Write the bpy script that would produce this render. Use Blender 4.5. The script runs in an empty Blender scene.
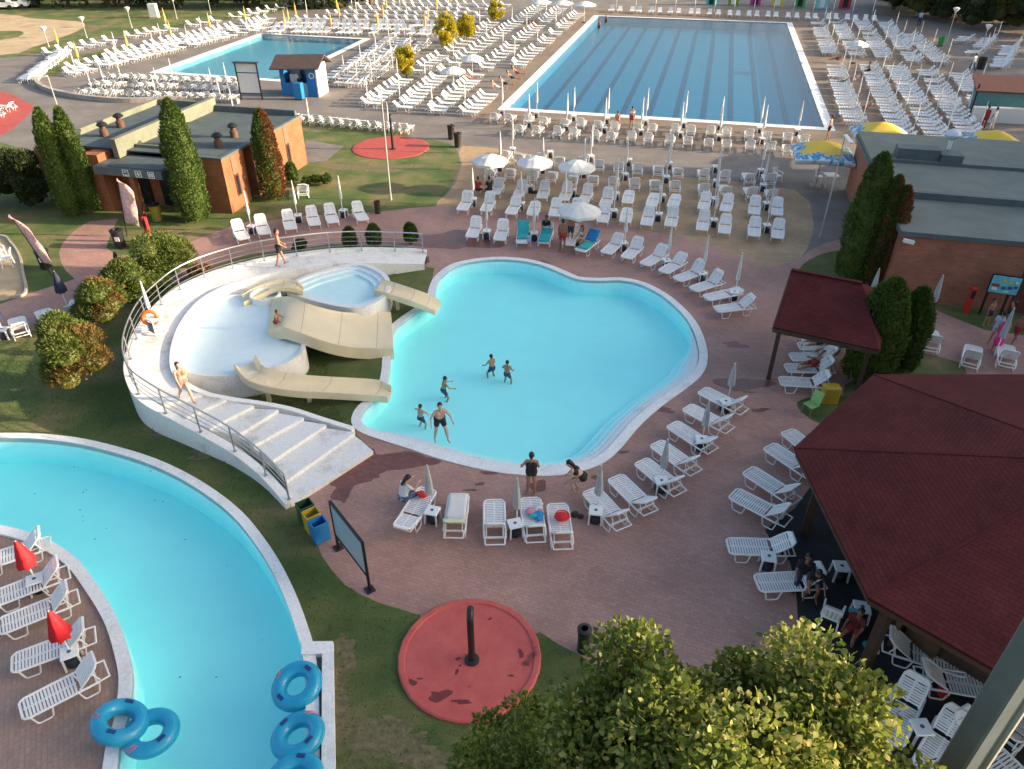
import bpy, math, random
import numpy as np
from mathutils import Vector, Matrix
from mathutils.geometry import delaunay_2d_cdt
R = random.Random(11)
NR = np.random.default_rng(5)
SC = bpy.context.scene
COL = SC.collection
# ------------------------------------------------------------------ survey: photo pixel -> real point
F = 745.0; TH = math.radians(34.2); H = 16.0; CX, CY = 512.0, 384.5
CT, ST = math.cos(TH), math.sin(TH)
def G(px, py, z=0.0):
    u = (px-CX)/F; v = -(py-CY)/F
    t = (z-H)/(-ST+v*CT)
    return Vector((u*t, (CT+v*ST)*t, z))
def hgt(bx, by, ty, z0=0.0):
    p = G(bx, by, z0); k = (CY-ty)/F
    return H + p.y*(k*CT-ST)/(CT+k*ST)
# ------------------------------------------------------------------ mesh builder
class MB:
    def __init__(s): s.v = []; s.f = []; s.m = []
    def add(s, vs, fs, mi=0):
        o = len(s.v); s.v += [tuple(p) for p in vs]
        for f in fs: s.f.append([i+o for i in f]); s.m.append(mi)
        return s
    def box(s, c, d, rz=0.0, mi=0, ry=0.0):
        M = Matrix.Translation(Vector(c)) @ Matrix.Rotation(rz, 4, 'Z') @ Matrix.Rotation(ry, 4, 'Y')
        x, y, z = d[0]/2, d[1]/2, d[2]/2
        vs = [M @ Vector(p) for p in ((-x,-y,-z),(x,-y,-z),(x,y,-z),(-x,y,-z),(-x,-y,z),(x,-y,z),(x,y,z),(-x,y,z))]
        return s.add(vs, [(0,3,2,1),(4,5,6,7),(0,1,5,4),(1,2,6,5),(2,3,7,6),(3,0,4,7)], mi)
    def cbox(s, c, d, b=.02, rz=0.0, mi=0):      # box with chamfered upright and top edges
        x, y = d[0]/2, d[1]/2; z0, z1 = c[2]-d[2]/2, c[2]+d[2]/2
        def ring(i, z, k):
            return [(-x+i+k,-y+i),(x-i-k,-y+i),(x-i,-y+i+k),(x-i,y-i-k),(x-i-k,y-i),(-x+i+k,y-i),(-x+i,y-i-k),(-x+i,-y+i+k)], z
        M = Matrix.Translation(Vector((c[0], c[1], 0))) @ Matrix.Rotation(rz, 4, 'Z')
        vs = []
        for r, z in (ring(0, z0, b), ring(0, z1-b, b), ring(b, z1, b)): vs += [M @ Vector((p[0], p[1], z)) for p in r]
        fs = [tuple(reversed(range(8))), tuple(range(16, 24))]
        for k in (0, 8):
            for i in range(8): j = (i+1) % 8; fs.append((k+i, k+j, k+8+j, k+8+i))
        return s.add(vs, fs, mi)
    def bar(s, a, b, w, h, mi=0, up=(0,0,1)):
        a, b = Vector(a), Vector(b); d = (b-a).normalized(); u = Vector(up)
        if abs(d.dot(u)) > .99: u = Vector((1,0,0))
        sd = d.cross(u).normalized()*w/2; u = sd.cross(d).normalized()*h/2
        vs = [a-sd-u, a+sd-u, a+sd+u, a-sd+u, b-sd-u, b+sd-u, b+sd+u, b-sd+u]
        return s.add(vs, [(0,1,2,3),(7,6,5,4),(0,4,5,1),(1,5,6,2),(2,6,7,3),(3,7,4,0)], mi)
    def tube(s, pts, r, n=8, mi=0, closed=False, cap=True):
        pts = [Vector(p) for p in pts]; k = len(pts)
        rs = r if isinstance(r, (list, tuple)) else [r]*k
        vs = []; prev = None
        for i, p in enumerate(pts):
            a = pts[(i-1) % k] if (closed or i > 0) else p
            b = pts[(i+1) % k] if (closed or i < k-1) else p
            d = (b-a).normalized()
            if prev is None:
                q = Vector((0,0,1)) if abs(d.z) < .9 else Vector((1,0,0)); x = d.cross(q).normalized()
            else: x = (prev - d*prev.dot(d)).normalized()
            prev = x; y = d.cross(x)
            for j in range(n):
                t = 2*math.pi*j/n; vs.append(p + (x*math.cos(t)+y*math.sin(t))*rs[i])
        fs = []
        for i in range(k if closed else k-1):
            i2 = (i+1) % k
            for j in range(n): j2 = (j+1) % n; fs.append((i*n+j, i*n+j2, i2*n+j2, i2*n+j))
        if cap and not closed: fs += [tuple(reversed(range(n))), tuple(range((k-1)*n, k*n))]
        return s.add(vs, fs, mi)
    def lathe(s, prof, n=16, c=(0,0,0), mi=0, cap=True):
        c = Vector(c); vs = []; k = len(prof)
        for r, z in prof:
            for j in range(n): t = 2*math.pi*j/n; vs.append(c+Vector((r*math.cos(t), r*math.sin(t), z)))
        fs = [(i*n+j, i*n+(j+1) % n, (i+1)*n+(j+1) % n, (i+1)*n+j) for i in range(k-1) for j in range(n)]
        if cap: fs += [tuple(reversed(range(n))), tuple(range((k-1)*n, k*n))]
        return s.add(vs, fs, mi)
    def prism(s, poly, z0, z1, mi=0):            # poly: world xy points, any winding; z1 may be a list
        n = len(poly); P = [Vector((p[0], p[1])) for p in poly]
        ar = sum(P[i].x*P[(i+1)%n].y-P[(i+1)%n].x*P[i].y for i in range(n))
        zt = z1 if isinstance(z1, (list, tuple)) else [z1]*n
        if ar < 0: P.reverse(); zt = list(reversed(zt))
        vs = [(p.x, p.y, z0) for p in P]+[(p.x, p.y, z) for p, z in zip(P, zt)]
        fs = [tuple(reversed(range(n))), tuple(range(n, 2*n))]+[(i, (i+1)%n, n+(i+1)%n, n+i) for i in range(n)]
        return s.add(vs, fs, mi)
    def ball(s, c, r, n=12, mi=0, sq=(1,1,1)):
        c = Vector(c); m = max(4, n//2); vs = [c+Vector((0,0,-r*sq[2]))]
        for i in range(1, m):
            a = -math.pi/2+math.pi*i/m
            for j in range(n):
                t = 2*math.pi*j/n; vs.append(c+Vector((r*sq[0]*math.cos(a)*math.cos(t), r*sq[1]*math.cos(a)*math.sin(t), r*sq[2]*math.sin(a))))
        vs.append(c+Vector((0,0,r*sq[2]))); L = len(vs)-1; fs = []
        for j in range(n): fs.append((0, 1+(j+1)%n, 1+j)); fs.append((L, L-n+j, L-n+(j+1)%n))
        for i in range(m-2):
            for j in range(n): a = 1+i*n; fs.append((a+j, a+(j+1)%n, a+n+(j+1)%n, a+n+j))
        return s.add(vs, fs, mi)
    def torus(s, c, R0, r, n=24, k=10, M=None, mi=0):
        M = M or Matrix(); pts = [Vector(c)+M.to_3x3() @ Vector((R0*math.cos(2*math.pi*i/n), R0*math.sin(2*math.pi*i/n), 0)) for i in range(n)]
        return s.tube(pts, r, k, mi, closed=True)
    def mesh(s, name, mats, smooth=False):
        me = bpy.data.meshes.new(name); me.from_pydata(s.v, [], s.f)
        for m in (mats if isinstance(mats, (list, tuple)) else [mats]): me.materials.append(m)
        me.polygons.foreach_set('material_index', s.m)
        if smooth: me.polygons.foreach_set('use_smooth', [True]*len(s.f))
        me.update(); return me
    def build(s, name, mats, parent=None, smooth=False, label=None):
        o = bpy.data.objects.new(name, s.mesh(name, mats, smooth)); COL.objects.link(o)
        if smooth:
            try: o.data.set_sharp_from_angle(angle=math.radians(40))
            except Exception: pass
        if parent: o.parent = parent
        if label: o['label'] = label
        return o
def tag(o, label, cat, group=None):
    o['label'] = label; o['category'] = cat
    if group: o['group'] = group
    return o
def thing(name, label, cat, loc=(0,0,0), rz=0.0, group=None):
    o = bpy.data.objects.new(name, None); COL.objects.link(o); o.location = loc; o.rotation_euler = (0, 0, rz)
    o.empty_display_size = .2
    return tag(o, label, cat, group)
def struct(o, kind='structure'): o['kind'] = kind; return o
def copy_tree(o, parent=None):
    c = o.copy(); COL.objects.link(c)
    if parent: c.parent = parent
    for ch in list(o.children): copy_tree(ch, c)
    return c
ORD = ['first','second','third','fourth','fifth','sixth','seventh','eighth','ninth','tenth','eleventh','twelfth','thirteenth','fourteenth','fifteenth','sixteenth','seventeenth','eighteenth','nineteenth','twentieth']
def ordn(i):
    if i < 20: return ORD[i]
    n = i+1
    return {2:'twenty',3:'thirty',4:'forty'}[n//10]+('-'+ORD[n%10-1] if n % 10 else 'th') if n % 10 else {2:'twentieth',3:'thirtieth',4:'fortieth'}[n//10]
# ------------------------------------------------------------------ materials
def newmat(name):
    m = bpy.data.materials.new(name); m.use_nodes = True; nt = m.node_tree
    b = nt.nodes['Principled BSDF']; return m, nt, b
def N(nt, t, **k):
    n = nt.nodes.new(t)
    for a, v in k.items():
        if a in n.inputs: n.inputs[a].default_value = v
        else: setattr(n, a, v)
    return n
def ramp(nt, stops):
    r = nt.nodes.new('ShaderNodeValToRGB'); e = r.color_ramp.elements
    while len(e) < len(stops): e.new(.5)
    for x, (p, c) in zip(e, stops): x.position = p; x.color = (*c, 1)
    return r
def coord(nt, kind='Object'):
    return nt.nodes.new('ShaderNodeTexCoord').outputs[kind]
def mix(nt, fac, a, b, mode='MIX'):
    n = nt.nodes.new('ShaderNodeMix'); n.data_type = 'RGBA'; n.blend_type = mode
    for sock, v in ((n.inputs[0], fac), (n.inputs[6], a), (n.inputs[7], b)):
        if hasattr(v, 'is_linked') or hasattr(v, 'links'): nt.links.new(v, sock)
        else: sock.default_value = v if isinstance(v, float) else (*v, 1)
    return n.outputs[2]
def bump(nt, b, h, strength=.3, dist=.02):
    n = N(nt, 'ShaderNodeBump'); n.inputs['Strength'].default_value = strength; n.inputs['Distance'].default_value = dist
    nt.links.new(h, n.inputs['Height']); nt.links.new(n.outputs[0], b.inputs['Normal'])
def plain(name, c, rough=.5, var=.12, scale=3.0, metal=0.0, spec=.5, bmp=0.0):
    m, nt, b = newmat(name); n = N(nt, 'ShaderNodeTexNoise', Scale=scale, Detail=6.0, Roughness=.65)
    nt.links.new(coord(nt), n.inputs['Vector'])
    lo = tuple(x*(1-var) for x in c); hi = tuple(min(1, x*(1+var)) for x in c)
    r = ramp(nt, [(.3, lo), (.7, hi)]); nt.links.new(n.outputs['Fac'], r.inputs[0])
    nt.links.new(r.outputs[0], b.inputs['Base Color'])
    b.inputs['Roughness'].default_value = rough; b.inputs['Metallic'].default_value = metal
    b.inputs['Specular IOR Level'].default_value = spec
    if bmp: bump(nt, b, n.outputs['Fac'], bmp, .02)
    return m
def paver(name, c, bw=.22, bh=.11, contrast=.09, rough=.75, rot=0.0, patch=(.75, 1.2), joint=.84, jsize=.012, wet=None):
    m, nt, b = newmat(name); co = coord(nt)
    mp = N(nt, 'ShaderNodeMapping'); mp.inputs['Rotation'].default_value = (0, 0, rot); nt.links.new(co, mp.inputs[0])
    br = N(nt, 'ShaderNodeTexBrick'); nt.links.new(mp.outputs[0], br.inputs['Vector'])
    br.inputs['Scale'].default_value = 1.0; br.inputs['Brick Width'].default_value = bw; br.inputs['Row Height'].default_value = bh
    br.inputs['Mortar Size'].default_value = jsize; br.inputs['Mortar Smooth'].default_value = .3
    br.inputs['Color1'].default_value = (*[x*(1+contrast) for x in c], 1); br.inputs['Color2'].default_value = (*[x*(1-contrast) for x in c], 1)
    br.inputs['Mortar'].default_value = (*[x*joint for x in c], 1)
    n1 = N(nt, 'ShaderNodeTexNoise', Scale=.35, Detail=8.0, Roughness=.6); nt.links.new(co, n1.inputs['Vector'])
    r1 = ramp(nt, [(.3, (patch[0],)*3), (.72, (patch[1],)*3)]); nt.links.new(n1.outputs['Fac'], r1.inputs[0])
    n2 = N(nt, 'ShaderNodeTexNoise', Scale=9.0, Detail=5.0, Roughness=.7); nt.links.new(co, n2.inputs['Vector'])
    r2 = ramp(nt, [(.25, (.84,)*3), (.75, (1.14,)*3)]); nt.links.new(n2.outputs['Fac'], r2.inputs[0])
    c1 = mix(nt, 1.0, br.outputs[0], r1.outputs[0], 'MULTIPLY'); c2 = mix(nt, 1.0, c1, r2.outputs[0], 'MULTIPLY')
    nt.links.new(c2, b.inputs['Base Color']); b.inputs['Roughness'].default_value = rough
    bump(nt, b, br.outputs['Fac'], -.25, .01)
    return m
def grassmat(name):
    m, nt, b = newmat(name); co = coord(nt)
    n1 = N(nt, 'ShaderNodeTexNoise', Scale=.38, Detail=7.0, Roughness=.62); nt.links.new(co, n1.inputs['Vector'])
    n2 = N(nt, 'ShaderNodeTexNoise', Scale=26.0, Detail=6.0, Roughness=.8); nt.links.new(co, n2.inputs['Vector'])
    r1 = ramp(nt, [(.30, (.045,.085,.018)), (.45, (.075,.12,.028)), (.54, (.125,.145,.045)), (.62, (.18,.155,.075)), (.71, (.25,.19,.10))])
    nt.links.new(n1.outputs['Fac'], r1.inputs[0])
    r2 = ramp(nt, [(.28, (.38,.4,.4)), (.72, (1.65,1.55,1.45))]); nt.links.new(n2.outputs['Fac'], r2.inputs[0])
    nt.links.new(mix(nt, 1.0, r1.outputs[0], r2.outputs[0], 'MULTIPLY'), b.inputs['Base Color'])
    b.inputs['Roughness'].default_value = .9; bump(nt, b, n2.outputs['Fac'], .8, .05); return m
def whitewash(name, c=(.82,.82,.80), dirt=(.66,.64,.61), amt=.46):
    m, nt, b = newmat(name); co = coord(nt)
    n = N(nt, 'ShaderNodeTexNoise', Scale=1.1, Detail=10.0, Roughness=.72); nt.links.new(co, n.inputs['Vector'])
    r = ramp(nt, [(.36, dirt), (amt, c)]); nt.links.new(n.outputs['Fac'], r.inputs[0])
    n2 = N(nt, 'ShaderNodeTexNoise', Scale=14.0, Detail=6.0); nt.links.new(co, n2.inputs['Vector'])
    r2 = ramp(nt, [(.3, (.86,)*3), (.7, (1.05,)*3)]); nt.links.new(n2.outputs['Fac'], r2.inputs[0])
    nt.links.new(mix(nt, 1.0, r.outputs[0], r2.outputs[0], 'MULTIPLY'), b.inputs['Base Color'])
    b.inputs['Roughness'].default_value = .6; bump(nt, b, n2.outputs['Fac'], .15, .01); return m
def brickwall(name, c, bw=.25, bh=.075, joint=.7):
    m, nt, b = newmat(name)
    # brick courses by height, run by the horizontal position along the wall
    co = coord(nt); sp = N(nt, 'ShaderNodeSeparateXYZ'); nt.links.new(co, sp.inputs[0])
    ad = N(nt, 'ShaderNodeMath', operation='ADD'); nt.links.new(sp.outputs[0], ad.inputs[0]); nt.links.new(sp.outputs[1], ad.inputs[1])
    cb = N(nt, 'ShaderNodeCombineXYZ'); nt.links.new(ad.outputs[0], cb.inputs[0]); nt.links.new(sp.outputs[2], cb.inputs[1])
    br = N(nt, 'ShaderNodeTexBrick'); nt.links.new(cb.outputs[0], br.inputs['Vector'])
    br.inputs['Scale'].default_value = 1; br.inputs['Brick Width'].default_value = bw; br.inputs['Row Height'].default_value = bh
    br.inputs['Mortar Size'].default_value = .008; br.inputs['Color1'].default_value = (*[x*1.12 for x in c], 1)
    br.inputs['Color2'].default_value = (*[x*.86 for x in c], 1); br.inputs['Mortar'].default_value = (*[x*joint for x in c], 1)
    n = N(nt, 'ShaderNodeTexNoise', Scale=1.5, Detail=6.0); nt.links.new(co, n.inputs['Vector'])
    r = ramp(nt, [(.3, (.82,)*3), (.7, (1.15,)*3)]); nt.links.new(n.outputs['Fac'], r.inputs[0])
    nt.links.new(mix(nt, 1.0, br.outputs[0], r.outputs[0], 'MULTIPLY'), b.inputs['Base Color'])
    b.inputs['Roughness'].default_value = .8; bump(nt, b, br.outputs['Fac'], -.3, .01); return m
def shingle(name, c):
    m, nt, b = newmat(name); uv = coord(nt, 'UV')
    br = N(nt, 'ShaderNodeTexBrick'); nt.links.new(uv, br.inputs['Vector'])
    br.inputs['Scale'].default_value = 1; br.inputs['Brick Width'].default_value = .24; br.inputs['Row Height'].default_value = .115
    br.inputs['Mortar Size'].default_value = .012; br.inputs['Mortar Smooth'].default_value = .6
    br.inputs['Color1'].default_value = (*[x*1.1 for x in c], 1); br.inputs['Color2'].default_value = (*[x*.9 for x in c], 1)
    br.inputs['Mortar'].default_value = (*[x*.62 for x in c], 1)
    n = N(nt, 'ShaderNodeTexNoise', Scale=.9, Detail=8.0, Roughness=.65); nt.links.new(coord(nt), n.inputs['Vector'])
    r = ramp(nt, [(.3, (.78,.8,.8)), (.7, (1.2,1.15,1.12))]); nt.links.new(n.outputs['Fac'], r.inputs[0])
    n3 = N(nt, 'ShaderNodeTexNoise', Scale=60.0, Detail=3.0); nt.links.new(coord(nt), n3.inputs['Vector'])
    r3 = ramp(nt, [(.3, (.75,)*3), (.7, (1.25,)*3)]); nt.links.new(n3.outputs['Fac'], r3.inputs[0])
    c1 = mix(nt, 1.0, br.outputs[0], r.outputs[0], 'MULTIPLY')
    nt.links.new(mix(nt, 1.0, c1, r3.outputs[0], 'MULTIPLY'), b.inputs['Base Color'])
    b.inputs['Roughness'].default_value = .9; b.inputs['Specular IOR Level'].default_value = .15; bump(nt, b, br.outputs['Fac'], -.6, .02); return m
def leafmat(name, cols, trans=.25):
    m, nt, b = newmat(name); g = N(nt, 'ShaderNodeNewGeometry')
    r = ramp(nt, [(i/(len(cols)-1), c) for i, c in enumerate(cols)]); nt.links.new(g.outputs['Random Per Island'], r.inputs[0])
    nt.links.new(r.outputs[0], b.inputs['Base Color']); b.inputs['Roughness'].default_value = .55
    b.inputs['Specular IOR Level'].default_value = .35
    t = N(nt, 'ShaderNodeBsdfTranslucent'); nt.links.new(r.outputs[0], t.inputs[0])
    mx = N(nt, 'ShaderNodeMixShader'); mx.inputs[0].default_value = trans
    nt.links.new(b.outputs[0], mx.inputs[1]); nt.links.new(t.outputs[0], mx.inputs[2])
    nt.links.new(mx.outputs[0], nt.nodes['Material Output'].inputs[0]); return m
def watermat(name, absorb, dens, ripple=.12, scale=3.0, rough=.04):
    m = bpy.data.materials.new(name); m.use_nodes = True; nt = m.node_tree; nt.nodes.clear()
    out = N(nt, 'ShaderNodeOutputMaterial'); tr = N(nt, 'ShaderNodeBsdfTransparent'); gl = N(nt, 'ShaderNodeBsdfGlossy')
    gl.inputs['Roughness'].default_value = rough; fr = N(nt, 'ShaderNodeFresnel'); fr.inputs[0].default_value = 1.33
    co = coord(nt); n = N(nt, 'ShaderNodeTexNoise', Scale=scale, Detail=3.0, Roughness=.55); nt.links.new(co, n.inputs['Vector'])
    bp = N(nt, 'ShaderNodeBump'); bp.inputs['Strength'].default_value = ripple; bp.inputs['Distance'].default_value = .05
    nt.links.new(n.outputs['Fac'], bp.inputs['Height']); nt.links.new(bp.outputs[0], gl.inputs['Normal']); nt.links.new(bp.outputs[0], fr.inputs['Normal'])
    ge = N(nt, 'ShaderNodeNewGeometry'); iv = N(nt, 'ShaderNodeMath', operation='SUBTRACT'); iv.inputs[0].default_value = 1.0; nt.links.new(ge.outputs['Backfacing'], iv.inputs[1])
    fm = N(nt, 'ShaderNodeMath', operation='MULTIPLY'); nt.links.new(fr.outputs[0], fm.inputs[0]); nt.links.new(iv.outputs[0], fm.inputs[1])
    mx = N(nt, 'ShaderNodeMixShader'); nt.links.new(fm.outputs[0], mx.inputs[0]); nt.links.new(tr.outputs[0], mx.inputs[1]); nt.links.new(gl.outputs[0], mx.inputs[2])
    nt.links.new(mx.outputs[0], out.inputs[0])
    va = N(nt, 'ShaderNodeVolumeAbsorption'); va.inputs['Color'].default_value = (*absorb, 1); va.inputs['Density'].default_value = dens
    nt.links.new(va.outputs[0], out.inputs['Volume']); return m
M_GRASS = grassmat('grass_ground')
M_RED = paver('red_pavers', (.42,.24,.195), rot=.35)
M_TAN = paver('tan_pavers', (.42,.285,.165), bw=.3, bh=.15, contrast=.10)
M_GREY = paver('grey_pavers', (.205,.18,.16), bw=.6, bh=.6, contrast=.06, jsize=.01, joint=.85)
M_DECK = paver('pinkish_pavers', (.235,.175,.125), bw=.5, bh=.5, contrast=.06, jsize=.01, joint=.85)
M_WET = paver('wet_pavers', (.20,.078,.06), rot=.35, rough=.32, contrast=.18)
M_ISLE = paver('island_pavers', (.36,.235,.185), rot=1.1)
M_SAND = plain('sand', (.46,.35,.22), .95, .25, .5, bmp=.3)
M_SHADEFLOOR = plain('shaded_dark_floor', (.022,.023,.026), .8, .4, 1.5)  # near-black ground tone with the pavilion's deep shade put into it
M_RUBBER = plain('red_rubber', (.42,.075,.06), .75, .16, 2.2, bmp=.05)
M_GRAVEL = plain('gravel', (.13,.12,.11), .9, .7, 18.0, bmp=.8)
M_WHITE = whitewash('white_concrete')
M_COPING = whitewash('pool_coping_paint', (.86,.86,.85), (.74,.74,.72), .48)
M_STAIR = whitewash('worn_white_concrete', (.82,.81,.79), (.60,.57,.54), .50)
M_PAINT = plain('pool_paint', (.64,.97,.97), .5, .03, .7)
M_LAPPAINT = plain('lap_pool_paint', (.055,.155,.27), .5, .06, .5)
M_SMALLPAINT = plain('small_pool_paint', (.20,.34,.42), .5, .05, .5)
M_LANE = plain('lane_paint', (.012,.04,.11), .5, .1)
M_TODPAINT = plain('pale_pool_paint', (.80,.87,.90), .55, .04, 2.5)
M_WATER = watermat('pool_water', (.0,.975,.99), .25, .14, 2.2)
M_LAPWATER = watermat('lap_water', (.0,.88,.97), .20, .7, 1.8, .18)
M_PLASTIC = plain('white_plastic', (.80,.80,.79), .38, .03, 4.0)
M_STEEL = plain('steel', (.42,.42,.43), .35, .1, 5.0, metal=.8)
M_CREAM = plain('cream_fibreglass', (.74,.63,.43), .35, .07, 1.3)
M_YELLOWGRP = plain('yellow_fibreglass', (.74,.65,.42), .35, .08, 1.3)
M_BRICK = brickwall('orange_brick', (.34,.125,.055))
M_BRICK2 = brickwall('red_brick', (.36,.14,.085))
M_ROOFFELT = plain('roof_felt', (.17,.19,.165), .8, .18, .8, bmp=.1)
M_ROOFFELT2 = plain('dark_roof_felt', (.075,.10,.105), .8, .25, .8, bmp=.1)
M_ROOFEDGE = plain('roof_flashing', (.17,.18,.135), .7, .22, 1.0)
M_DARKFELT = plain('dark_flashing', (.10,.12,.13), .6, .2, 1.0)
M_ROOF = shingle('red_shingle', (.094,.021,.022))
M_TIMBER = plain('dark_timber', (.06,.035,.022), .6, .3, 6.0)
M_BLACK = plain('black_paint', (.015,.015,.017), .45, .2)
M_GLASS = plain('dark_glass', (.02,.025,.03), .08, .2)
M_BARK = plain('bark', (.13,.09,.06), .9, .35, 12.0, bmp=.5)
M_TUBE = plain('blue_vinyl', (.015,.31,.52), .3, .1, 3.0)
M_TUBE2 = plain('dark_blue_vinyl', (.012,.05,.18), .4, .1)
M_CLOTH = plain('white_canvas', (.72,.71,.68), .8, .06, 3.0)
M_NAVY = plain('navy_canvas', (.025,.03,.07), .8, .15, 3.0)
M_REDCLOTH = plain('red_canvas', (.62,.012,.02), .7, .1, 3.0)
M_YELCLOTH = plain('yellow_canvas', (.72,.45,.10), .8, .15, 3.0)
M_BLUEC = plain('blue_paint', (.02,.20,.50), .45, .1)
M_GREENC = plain('green_paint', (.02,.07,.03), .5, .15)
M_YELC = plain('yellow_paint', (.48,.34,.04), .45, .1)
M_REDC = plain('red_paint', (.50,.035,.025), .45, .12)
M_TEALC = plain('teal_cloth', (.03,.42,.42), .85, .15, 8.0)
M_BLUECL = plain('blue_cloth', (.02,.22,.55), .85, .15, 8.0)
M_PANEL = plain('grey_panel', (.36,.42,.46), .4, .05, 1.0)
M_CEMENT = plain('concrete_footing', (.40,.36,.31), .85, .2, 3.0)
M_GRP = {}
# ------------------------------------------------------------------ curves
def smooth(pts, k=6, closed=True):
    P = [Vector(p) for p in pts]; n = len(P); out = []
    for i in range(n if closed else n-1):
        p0 = P[(i-1) % n] if closed or i > 0 else P[0]; p1 = P[i]; p2 = P[(i+1) % n]
        p3 = P[(i+2) % n] if closed or i+2 < n else P[-1]
        for j in range(k):
            t = j/k
            out.append(.5*((2*p1)+(p2-p0)*t+(2*p0-5*p1+4*p2-p3)*t*t+(3*p1-p0-3*p2+p3)*t**3))
    if not closed: out.append(P[-1])
    return out
def gp(pts, z=0.0): return [G(x, y, z) for x, y in pts]
def area(P): return sum(P[i].x*P[(i+1)%len(P)].y-P[(i+1)%len(P)].x*P[i].y for i in range(len(P)))/2
def normals(P, closed=True):
    n = len(P); out = []; s = 1 if (not closed or area(P) > 0) else -1
    for i in range(n):
        a = P[(i-1)%n] if closed or i else P[0]; b = P[(i+1)%n] if closed or i < n-1 else P[-1]
        d = (b-a); d.z = 0; d.normalize(); out.append(Vector((d.y, -d.x, 0))*s)
    return out
def inside(x, y, P):
    c = False; n = len(P); j = n-1
    for i in range(n):
        a, b = P[i], P[j]
        if (a[1] > y) != (b[1] > y) and x < (b[0]-a[0])*(y-a[1])/(b[1]-a[1])+a[0]: c = not c
        j = i
    return c
def strip(mb, A, B, z0, zA, zB=None, closed=True, mi=0):
    """solid kerb between outlines A and B (same length); z tops may be lists"""
    n = len(A); za = zA if isinstance(zA, list) else [zA]*n; zb = zB if isinstance(zB, list) else ([zB]*n if zB is not None else za)
    z0s = z0 if isinstance(z0, list) else [z0]*n
    vs = []
    for a, b, p, q, o in zip(A, B, za, zb, z0s): vs += [(a.x, a.y, o), (a.x, a.y, p), (b.x, b.y, q), (b.x, b.y, o)]
    fs = []
    for i in range(n if closed else n-1):
        j = (i+1) % n
        for k in range(4): l = (k+1) % 4; fs.append((i*4+k, j*4+k, j*4+l, i*4+l))
    if not closed: fs += [(0,1,2,3), (n*4-1, n*4-2, n*4-3, n*4-4)]
    mb.add(vs, fs, mi)
# ------------------------------------------------------------------ ground outlines (surveyed from the photo)
KIDNEY = smooth(gp([(436,289),(441,278),(455,267),(475,262),(500,260),(525,262),(545,267),(562,274),(578,280),(600,281.5),(620,281),(640,285),(660,295),(678,310),(690,325),(697,342),(699,358),(694,372),(678,386),(655,402),(632,422),(612,445),(598,457),(578,465),(555,469),(530,469),(500,466),(470,460),(440,452),(410,442),(385,434),(368,428),(361,421),(364,411),(374,401),(385,389),(390,372),(391,350),(393,335),(400,325),(415,314),(428,305),(434,297)]), 4)
RIVER = smooth(gp([(-420,520),(-150,452),(-60,442),(0,440),(40,441),(80,446),(120,456),(150,466),(180,480),(210,499),(235,520),(255,545),(272,572),(286,602),(296,630),(303,656),(306,690),(306,769),(304,960),(108,960),(118,769),(128,722),(133,684),(130,658),(118,620),(99,588),(75,558),(40,538),(0,527),(-60,520),(-200,528),(-400,555)]), 4)
LAPC = [Vector((-.34,64.95,0)), Vector((24.2,58.95,0)), Vector((36.6,109.2,0)), Vector((12.1,115.3,0))]
SMALLC = [Vector((-35.3,79.2,0)), Vector((-22.4,75.6,0)), Vector((-17.9,97.2,0)), Vector((-30.9,100.9,0))]
def outset(P, w):
    return [p+n*w for p, n in zip(P, normals(P))]
def quadout(Q, w):
    c = sum(Q, Vector())/4; e1 = (Q[1]-Q[0]).normalized(); e2 = (Q[3]-Q[0]).normalized(); s = [(-1,-1),(1,-1),(1,1),(-1,1)]
    return [q+e1*w*a+e2*w*b for q, (a, b) in zip(Q, s)]
def ragged(cx, cy, rx, ry, seed, n=26, amp=.35, rot=0.0, fine=0.0):
    r = random.Random(seed); c = G(cx, cy); out = []
    ph = [r.uniform(0, 6.28) for _ in range(5)]
    for i in range(n):
        t = 2*math.pi*i/n; k = 1+amp*sum(math.sin((j+2)*t+ph[j])/(j+1.5) for j in range(5))+r.uniform(-fine, fine)*1.6
        x, y = rx*k*math.cos(t), ry*k*math.sin(t)
        out.append(c+Vector((x*math.cos(rot)-y*math.sin(rot), x*math.sin(rot)+y*math.cos(rot), 0)))
    return out
PAD = [Vector((-1.05+1.78*math.cos(t), 11.5+1.78*math.sin(t), 0)) for t in [2*math.pi*i/48 for i in range(48)]]
padc = G(391,147.5); PAD2 = [padc+Vector((2.75*math.cos(t), 2.75*math.sin(t), 0)) for t in [2*math.pi*i/48 for i in range(48)]]
conc = gp([(-500,150),(-500,-75),(1600,-75),(1600,300),(1024,300),(880,290),(838,240),(800,258),(700,245),(600,225),(480,215),(436,206),(452,186),(461,164),(456,150),(441,141),(408,137),(402,130),(350,121),(300,114),(250,130),(120,150),(60,160),(0,142)])
lawnTL = smooth(gp([(-500,62),(-150,61),(0,58),(40,53),(56,49),(66,45),(100,39),(150,32),(200,24),(250,17),(300,10),(340,3),(352,-12),(352,-62),(-100,-62),(-500,-62)]), 3)
lawnTL2 = smooth(gp([(42,74),(55,62),(85,54),(110,48),(130,46),(120,52),(90,60),(70,67),(62,73),(52,76)]), 3)
sandTL = smooth(gp([(-500,60),(-150,56),(0,55),(30,48),(60,38),(83,28),(82,22),(60,20),(30,18),(0,14),(-150,8),(-500,4)]), 3)
lawnTL3 = smooth(gp([(-300,42),(-60,41),(0,40),(22,35),(20,31),(0,31),(-60,32),(-300,30)]), 3)
island = smooth(gp([(300,117),(350,122.5),(404,132.5),(412,138),(436,140),(452,145),(459,155),(458,170),(448,188),(435,202),(410,208),(360,213),(300,216),(262,221),(235,214),(260,170)]), 3)
patch = gp([(306,140),(344,146),(327,160.5),(300,163)])
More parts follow.
